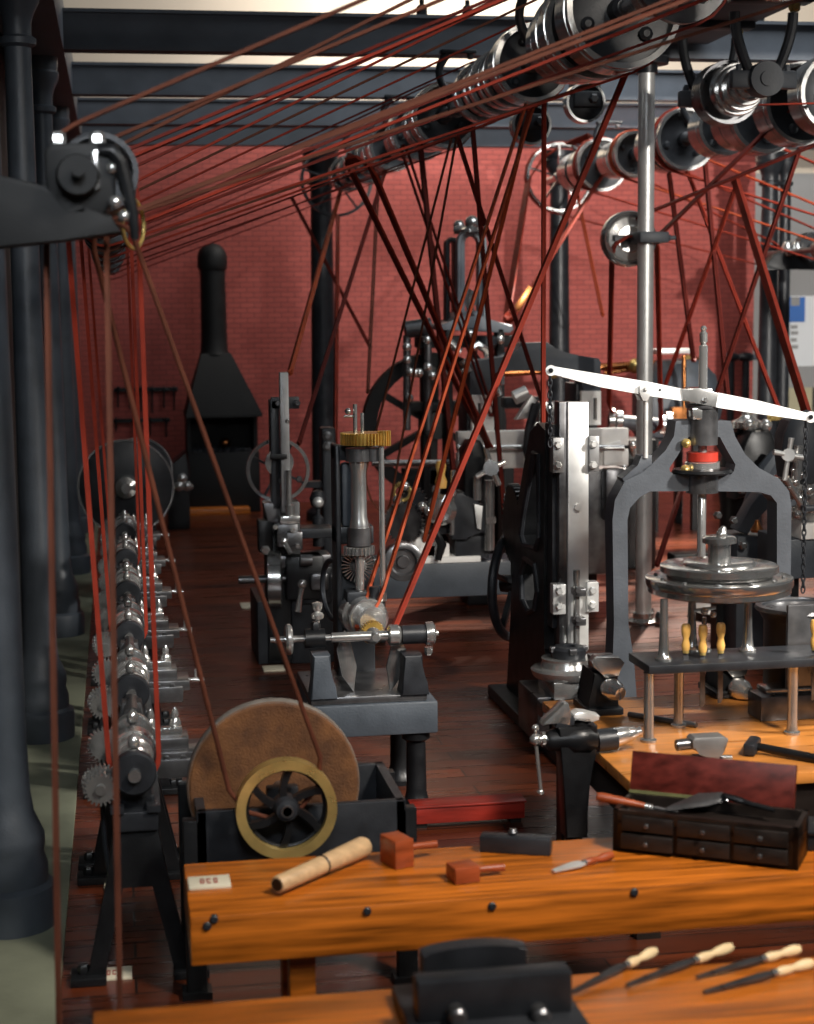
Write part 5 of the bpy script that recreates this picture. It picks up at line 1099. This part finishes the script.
# capstan lathe at the right edge
REF[:] = [805, 520]
Yz = 12.6
def z_(x, y, Y=Yz): return P(x, y, Y)
t = thing('capstan_machine', 'grey and steel machine with a pale four-armed capstan handle at the right edge', 'machine', (z_(812, 0).x, Yz+.4, 0))
hub = done(B().cyl(z_(788.5, 455, Yz-.3), z_(792, 456, Yz), .05), 'capstan_hub', 'satin', t)
for dx, dy in ((-15, -3), (3, -17), (16, 3), (-4, 25)): done(B().cyl(z_(788.5, 455, Yz-.27), z_(788.5+dx, 455+dy, Yz-.27), .018, .022), 'capstan_arm', 'satin', hub)
done(B().prism([z_(792, 438), z_(798, 422), z_(812, 416), z_(836, 416), z_(836, 500), z_(797, 500), z_(794, 462)], (0, .4, 0), .04).sph(z_(806, 448, Yz), .2, (1, .6, 1.5)), 'head', 'blue_grey', t)
b = B()
for x, y, r in ((795, 482, 7), (802, 475, 5), (809, 490, 8), (800, 498, 6), (790, 487, 5), (812, 510, 7), (798, 515, 6), (805, 505, 5), (793, 470, 4)): b.sph(z_(x, y, Yz-.1), S(r, Yz)*.8)
b.cyl(z_(786, 478, Yz-.1), z_(806, 512, Yz-.1), .03).cyl(z_(799, 445, Yz-.1), z_(796, 480, Yz-.1), .04).b2(z_(786, 0).x, z_(840, 0).x, Yz-.02, Yz+.3, z_(0, 512).z, z_(0, 478).z, .02)
done(b, 'slide_fittings', 'bright', t)
done(B().b2(z_(794, 0).x, z_(850, 0).x, Yz-.15, Yz+.5, z_(0, 537).z, z_(0, 520).z, .01).b2(z_(800, 0).x, z_(850, 0).x, Yz-.05, Yz+.4, z_(0, 521).z, z_(0, 512).z, .01), 'pale_table', 'cloth_white', t)
done(B().b2(z_(781, 0).x, z_(850, 0).x, Yz-.12, Yz+.5, z_(0, 576).z, z_(0, 537).z, .012), 'bed', 'grey_paint', t)
done(B().b2(z_(784, 0).x, z_(800, 0).x, Yz, Yz+.4, 0, z_(0, 576).z).b2(z_(840, 0).x, z_(850, 0).x, Yz, Yz+.4, 0, z_(0, 576).z), 'leg', 'black', t)
done(B().b2(z_(787, 0).x, z_(816, 0).x, Yz-.35, Yz-.25, z_(0, 506).z, z_(0, 501).z, .01).bolt(z_(792, 503, Yz-.35), -Yv, .03, .03), 'cross_bar', 'blue_grey', t)
# ================================================================== BELTS
def belt_path(A, rA, Bc, rB, crossed=False, n=10):
    dx, dz = Bc[0]-A[0], Bc[1]-A[1]; d = math.hypot(dx, dz); ph = math.atan2(dz, dx)
    pts = []
    if not crossed:
        al = math.acos((rA-rB)/d)
        for i in range(n+1): th = ph+al-2*al*i/n; pts.append((1, Bc[0]+rB*math.cos(th), Bc[1]+rB*math.sin(th)))
        for i in range(n+1): th = ph-al-(2*PI-2*al)*i/n; pts.append((0, A[0]+rA*math.cos(th), A[1]+rA*math.sin(th)))
    else:
        al = math.acos((rA+rB)/d); be = PI-al
        for i in range(n+1): th = ph-be+2*be*i/n; pts.append((1, Bc[0]+rB*math.cos(th), Bc[1]+rB*math.sin(th)))
        for i in range(n+1): th = ph-al-(2*PI-2*al)*i/n; pts.append((0, A[0]+rA*math.cos(th), A[1]+rA*math.sin(th)))
    return pts
def belt_loop(A, rA, Bc, rB, YA, YB, m, label, w=.06, t=.012, crossed=False, group=None):
    pts = [V(x, YB if s else YA, z) for s, x, z in belt_path(A, rA+t, Bc, rB+t, crossed)]
    return single(B().ribbon(pts, Yv, w, t, True), 'drive_belt', m, label, 'belt', group)
def strap(t1, b1, t2, b2, m, label, w=.05, t=.012, group=None, round_=0):
    a, c, e, g = P(*t1), P(*b1), P(*t2), P(*b2)
    up = ((a+e)/2-(c+g)/2).normalized(); pts = [c, a]; n = 5
    for mid, h, s in (((a+e)/2, (a-e)/2, 1), ((c+g)/2, (g-c)/2, -1)):
        r = max(h.length, .03)
        for i in range(1, n): th = PI*i/n; pts.append(mid+h*math.cos(th)+up*s*r*math.sin(th))
        pts += ([e, g] if s == 1 else [])
    b = B()
    if round_: b.tube(pts, round_, 8, True)
    else: b.ribbon(pts, Yv, w, t, True)
    return single(b, 'drive_belt', m, label, 'belt', group)
def mono(x0, y0, Y0, x1, y1, Y1, m, label, w=.05, t=.018, dx=2, group=None):
    return strap((x0, y0, Y0), (x1, y1, Y1), (x0+dx, y0, Y0+.1), (x1+dx, y1, Y1+.1), m, label, w, t, group)
GL = 'belts from the line shaft to the left countershaft'
lab_l = 'belt of the dense bundle slanting from the line shaft to the left countershaft'
for Y_, R_, m_, rA, lab in ((6.5, .25, 'belt_brown', .17, 'brown belt slanting across the top left, highest of all to the left countershaft'),
        (7.2, .18, 'belt_brown', .135, 'brown belt slanting across the top left, second highest of those to the countershaft'),
        (8.0, .16, 'belt_dark', .135, 'dark red belt at the top left, just below the two brown ones'),
        (8.5, .18, 'belt_red', .135, 'broad bright red belt crossing the top left above the dense red bundle'),
        (7.6, .38, 'belt_brown', .12, lab_l), (9.05, .265, 'belt_dark', .12, lab_l), (10.3, .355, 'belt_red', .12, lab_l), (11.15, .31, 'belt_brown', .12, lab_l),
        (12.5, .285, 'belt_red', .12, lab_l), (14.1, .245, 'belt_dark', .12, lab_l), (15.9, .30, 'belt_dark', .12, lab_l), (17.9, .22, 'belt_dark', .12, lab_l), (20.9, .25, 'belt_dark', .12, lab_l)):
    belt_loop((XC, ZC), rA, (X1, ZS), R_, Y_, Y_, m_, lab, .045 if Y_ != 8.5 else .12, .014, False, GL if lab == lab_l else None)
GR = 'belts from the farther line shaft to the right countershaft'
for Y_, R_, m_ in ((23.1, .47, 'belt_red'), (21.1, .33, 'belt_red'), (19.7, .27, 'belt_orange'), (17.9, .33, 'belt_red')):
    belt_loop((XR, ZR), .16, (X2, Y_ and ZS), R_, Y_, Y_, m_, 'thin red belt slanting down to the right from the farther line shaft', .07, .016, False, GR)
for Y_, lab in zip([7.42]+ly[1:4:2], ('vertical red belt from the left countershaft to the nearest lathe', 'vertical red belt from the left countershaft to the third lathe', 'vertical red belt from the left countershaft to the fifth lathe')):
    belt_loop((XL, ZA), .092, (XC, ZC), .135, Y_+.35, Y_+.36, 'belt_red', lab, .07, .022)
mono(45, 212, 6.22, 58, 1015, 5.5, 'belt_brown', 'blurred brown belt hanging left of the lathes from the near bracket', .03, .014)
mono(105, 205, 6.25, 119, 1010, 5.6, 'belt_brown', 'blurred brown belt hanging before the lathe row from the near bracket', .03, .014)
strap((94, 250, 6.8), (229, 790, 7.12), (134, 238, 6.8), (320, 757, 7.12), 'belt_brown', 'long brown cord slanting down to the brass-rimmed wheel of the grindstone', round_=.011)
strap((373, 172, 13.7), (486, 438, 16.0), (350, 168, 13.9), (474, 420, 16.3), 'belt_red', 'broad red belt slanting down right to the pale planer rail', .16, .02)
strap((451, 140, 12.9), (366, 470, 14.4), (456, 140, 12.9), (390, 505, 14.4), 'belt_brown', 'thin brown belt spreading down left from the line shaft, behind the brass gear', .035, .014)
strap((404, 158, 15.9), (489, 412, 16.5), (409, 156, 16.1), (492, 408, 16.6), 'belt_dark', 'dark red belt slanting down right across the tall arched engine', .06, .016)
mono(420, 152, 16.0, 452, 468, 15.2, 'belt_dark', 'dark red belt falling steeply to the yellow-handled dividing head', .09, .02)
strap((526, 104, 12.5), (358, 622, 10.15), (533, 108, 12.5), (383, 590, 10.2), 'belt_orange', 'long orange belt slanting left to the cone pulley of the gear-cutting machine', .055, .016)
mono(627, 68, 10.75, 392, 630, 10.05, 'belt_red', 'long red belt from the biggest steel pulley down to the gear-cutting machine', .06, .018)
mono(543, 104, 12.5, 542, 458, 12.3, 'belt_red', 'vertical red belt dropping behind the top of the slotting machine', .04, .014)
strap((528, 180, 23.1), (507, 316, 19.7), (604, 172, 21.1), (514, 316, 19.6), 'belt_red', 'broad red belt from the farther line shaft to the arched engine', .16, .02)
mono(387, 162, 19.0, 299, 440, 15.4, 'belt_dark', 'thin dark red belt slanting left in front of the left back column', .05, .016)
mono(341, 186, 23.3, 289, 372, 14.4, 'belt_orange', 'orange belt ending at the tall grey bar of the shaping machine', .05, .018)
mono(337, 216, 23.6, 334, 480, 15.8, 'belt_red', 'thin vertical red belt dropping to the stand left of the brass gear', .05, .014)
mono(292, 200, 22.6, 368, 345, 20, 'belt_dark', 'thin dark belt slanting right across the left back column', .05, .014)
mono(378, 166, 19.5, 367, 388, 18.6, 'belt_brown', 'thin brown vertical belt before the dark flywheel', .05, .012)
mono(472, 132, 14.1, 503, 512, 14.9, 'belt_dark', 'dark red near-vertical belt running down past the star handle', .05, .016)
mono(458, 142, 13.2, 548, 424, 15.9, 'belt_dark', 'thin dark red belt slanting right to the chain on the white lever', .04, .012)
mono(528, 113, 13, 424, 536, 14.7, 'belt_orange', 'thin orange belt slanting left to the steel dividing head', .045, .014)
mono(667, 165, 18.7, 692, 356, 17.5, 'belt_dark', 'thin dark belt just right of the steel post, falling behind the white lever', .06, .014)
mono(684, 165, 18.3, 776, 405, 16.5, 'belt_red', 'thin red belt slanting right behind the press spindle top', .045, .012)
mono(704, 162, 17.9, 727, 402, 16.5, 'belt_dark', 'dark near-vertical belt right of the press spindle', .06, .016)
mono(735, 182, 16.75, 806, 414, 13.6, 'belt_red', 'broad red belt slanting right toward the right end of the white lever', .09, .018)
mono(799, 148, 15.6, 714, 398, 16.5, 'belt_dark', 'red belt slanting left from the right edge toward the press spindle', .055, .014)
mono(735, 186, 17, 660, 397, 18, 'belt_red', 'thin red belt slanting left down to the spools behind the post', .05, .012)
mono(577, 198, 22.1, 601, 312, 22.4, 'belt_orange', 'short thin orange belt left of the guide pulley', .045, .012)
strap((846, 132, 13.9), (640, 216, 15.66), (792, 106, 14.75), (640, 254, 15.66), 'belt_dark', 'broad dark red belt slanting from the right edge to the guide pulley on the post', .13, .02)
strap((612, 252, 15.68), (609, 405, 18.4), (657, 245, 15.68), (661, 425, 18.4), 'belt_red', 'red belt dropping from the guide pulley to the spools behind the lever', .08, .016)
mono(683, 482, 15.2, 657, 562, 14.2, 'belt_dark', 'short dark belt slanting in the left opening of the press arch', .04, .014)
# buckle on the broad belt
single(B().prism([P(514, 306, 19.4), P(528, 285, 19.4), P(534, 290, 19.4), P(518, 312, 19.4)], (0, -.03, 0), .005), 'belt_buckle', 'copper', 'bright copper buckle on the broad red belt beside the arched engine', 'buckle')
mono(814, 103.5, 13.6, 735, 105.5, 13.6, 'belt_red', 'thin level red belt running right from the gleaming cone pulley', .05, .012, dx=0)

# ================================================================== CAMERA
cam = bpy.data.cameras.new('camera'); co = bpy.data.objects.new('camera', cam); COL.objects.link(co)
co.matrix_world = Matrix.Translation(CAM) @ ROT.to_4x4()
cam.sensor_fit = 'HORIZONTAL'; cam.sensor_width = 36; cam.lens = 36*F/814; cam.clip_end = 200
cam.dof.use_dof = True; cam.dof.focus_distance = 10.5; cam.dof.aperture_fstop = cam.lens/1000/.029
SC.camera = co
# ================================================================== LIGHT
def light(kind, name, loc, power, col=(1, 1, 1), size=.2, aim=None, **kw):
    d = bpy.data.lights.new(name, kind); o = bpy.data.objects.new(name, d); COL.objects.link(o); o.location = loc
    d.energy = power; d.color = col
    if kind == 'AREA': d.size = size
    else: d.shadow_soft_size = size
    for k, v in kw.items(): setattr(d, k, v)
    if aim: o.rotation_euler = (Vector(aim)-Vector(loc)).to_track_quat('-Z', 'Y').to_euler()
    return o
light('SPOT', 'key_lamp', (8.0, 1.0, 5.2), 19000, (1, .95, .88), .22, (10.9, 20, 3.9), spot_size=math.radians(50), spot_blend=1)
light('SPOT', 'side_lamp', (7.6, 6.0, 5.0), 3400, (1, .95, .88), .3, (3.7, 10.0, 1.3), spot_size=math.radians(46), spot_blend=.7)
light('SPOT', 'roof_lamp', (8.4, 22.6, 9.2), 22000, (1, .9, .78), .25, (6.3, 18.0, 0), spot_size=math.radians(44), spot_blend=.6)
light('AREA', 'front_fill', (4.4, 2.3, 7.4), 220, (1, .92, .82), 1.2, (3.0, 7.2, .9), spread=math.radians(84))  # added fill that brightens the foreground benches
light('AREA', 'left_fill', (.2, .5, 6.0), 52, (.9, .95, 1), 1.5, (-.4, 10, 2.2), spread=math.radians(70))  # weak fill, added to lift the left columns
light('AREA', 'overhead_fill', (6.5, 15.5, 9.0), 480, (.93, .97, 1), 5, (6, 20, 4))  # added softbox, not a fixture: brightens beam faces and metal reflections
light('AREA', 'upper_wall_fill', (5, 24.5, 8.4), 420, (1, .95, .88), 3, (5, 27.6, 6.6))  # invented source, added only to brighten the cream upper wall
w = bpy.data.worlds.new('world'); SC.world = w; w.use_nodes = True
w.node_tree.nodes['Background'].inputs[0].default_value = (.75, .8, .85, 1); w.node_tree.nodes['Background'].inputs[1].default_value = .062
SC.view_settings.view_transform = 'Standard'; SC.view_settings.look = 'None'; SC.view_settings.exposure = 0; SC.view_settings.gamma = 1
SC.view_settings.use_curve_mapping = False
SC.cycles.max_bounces = 6; SC.cycles.use_denoising = True
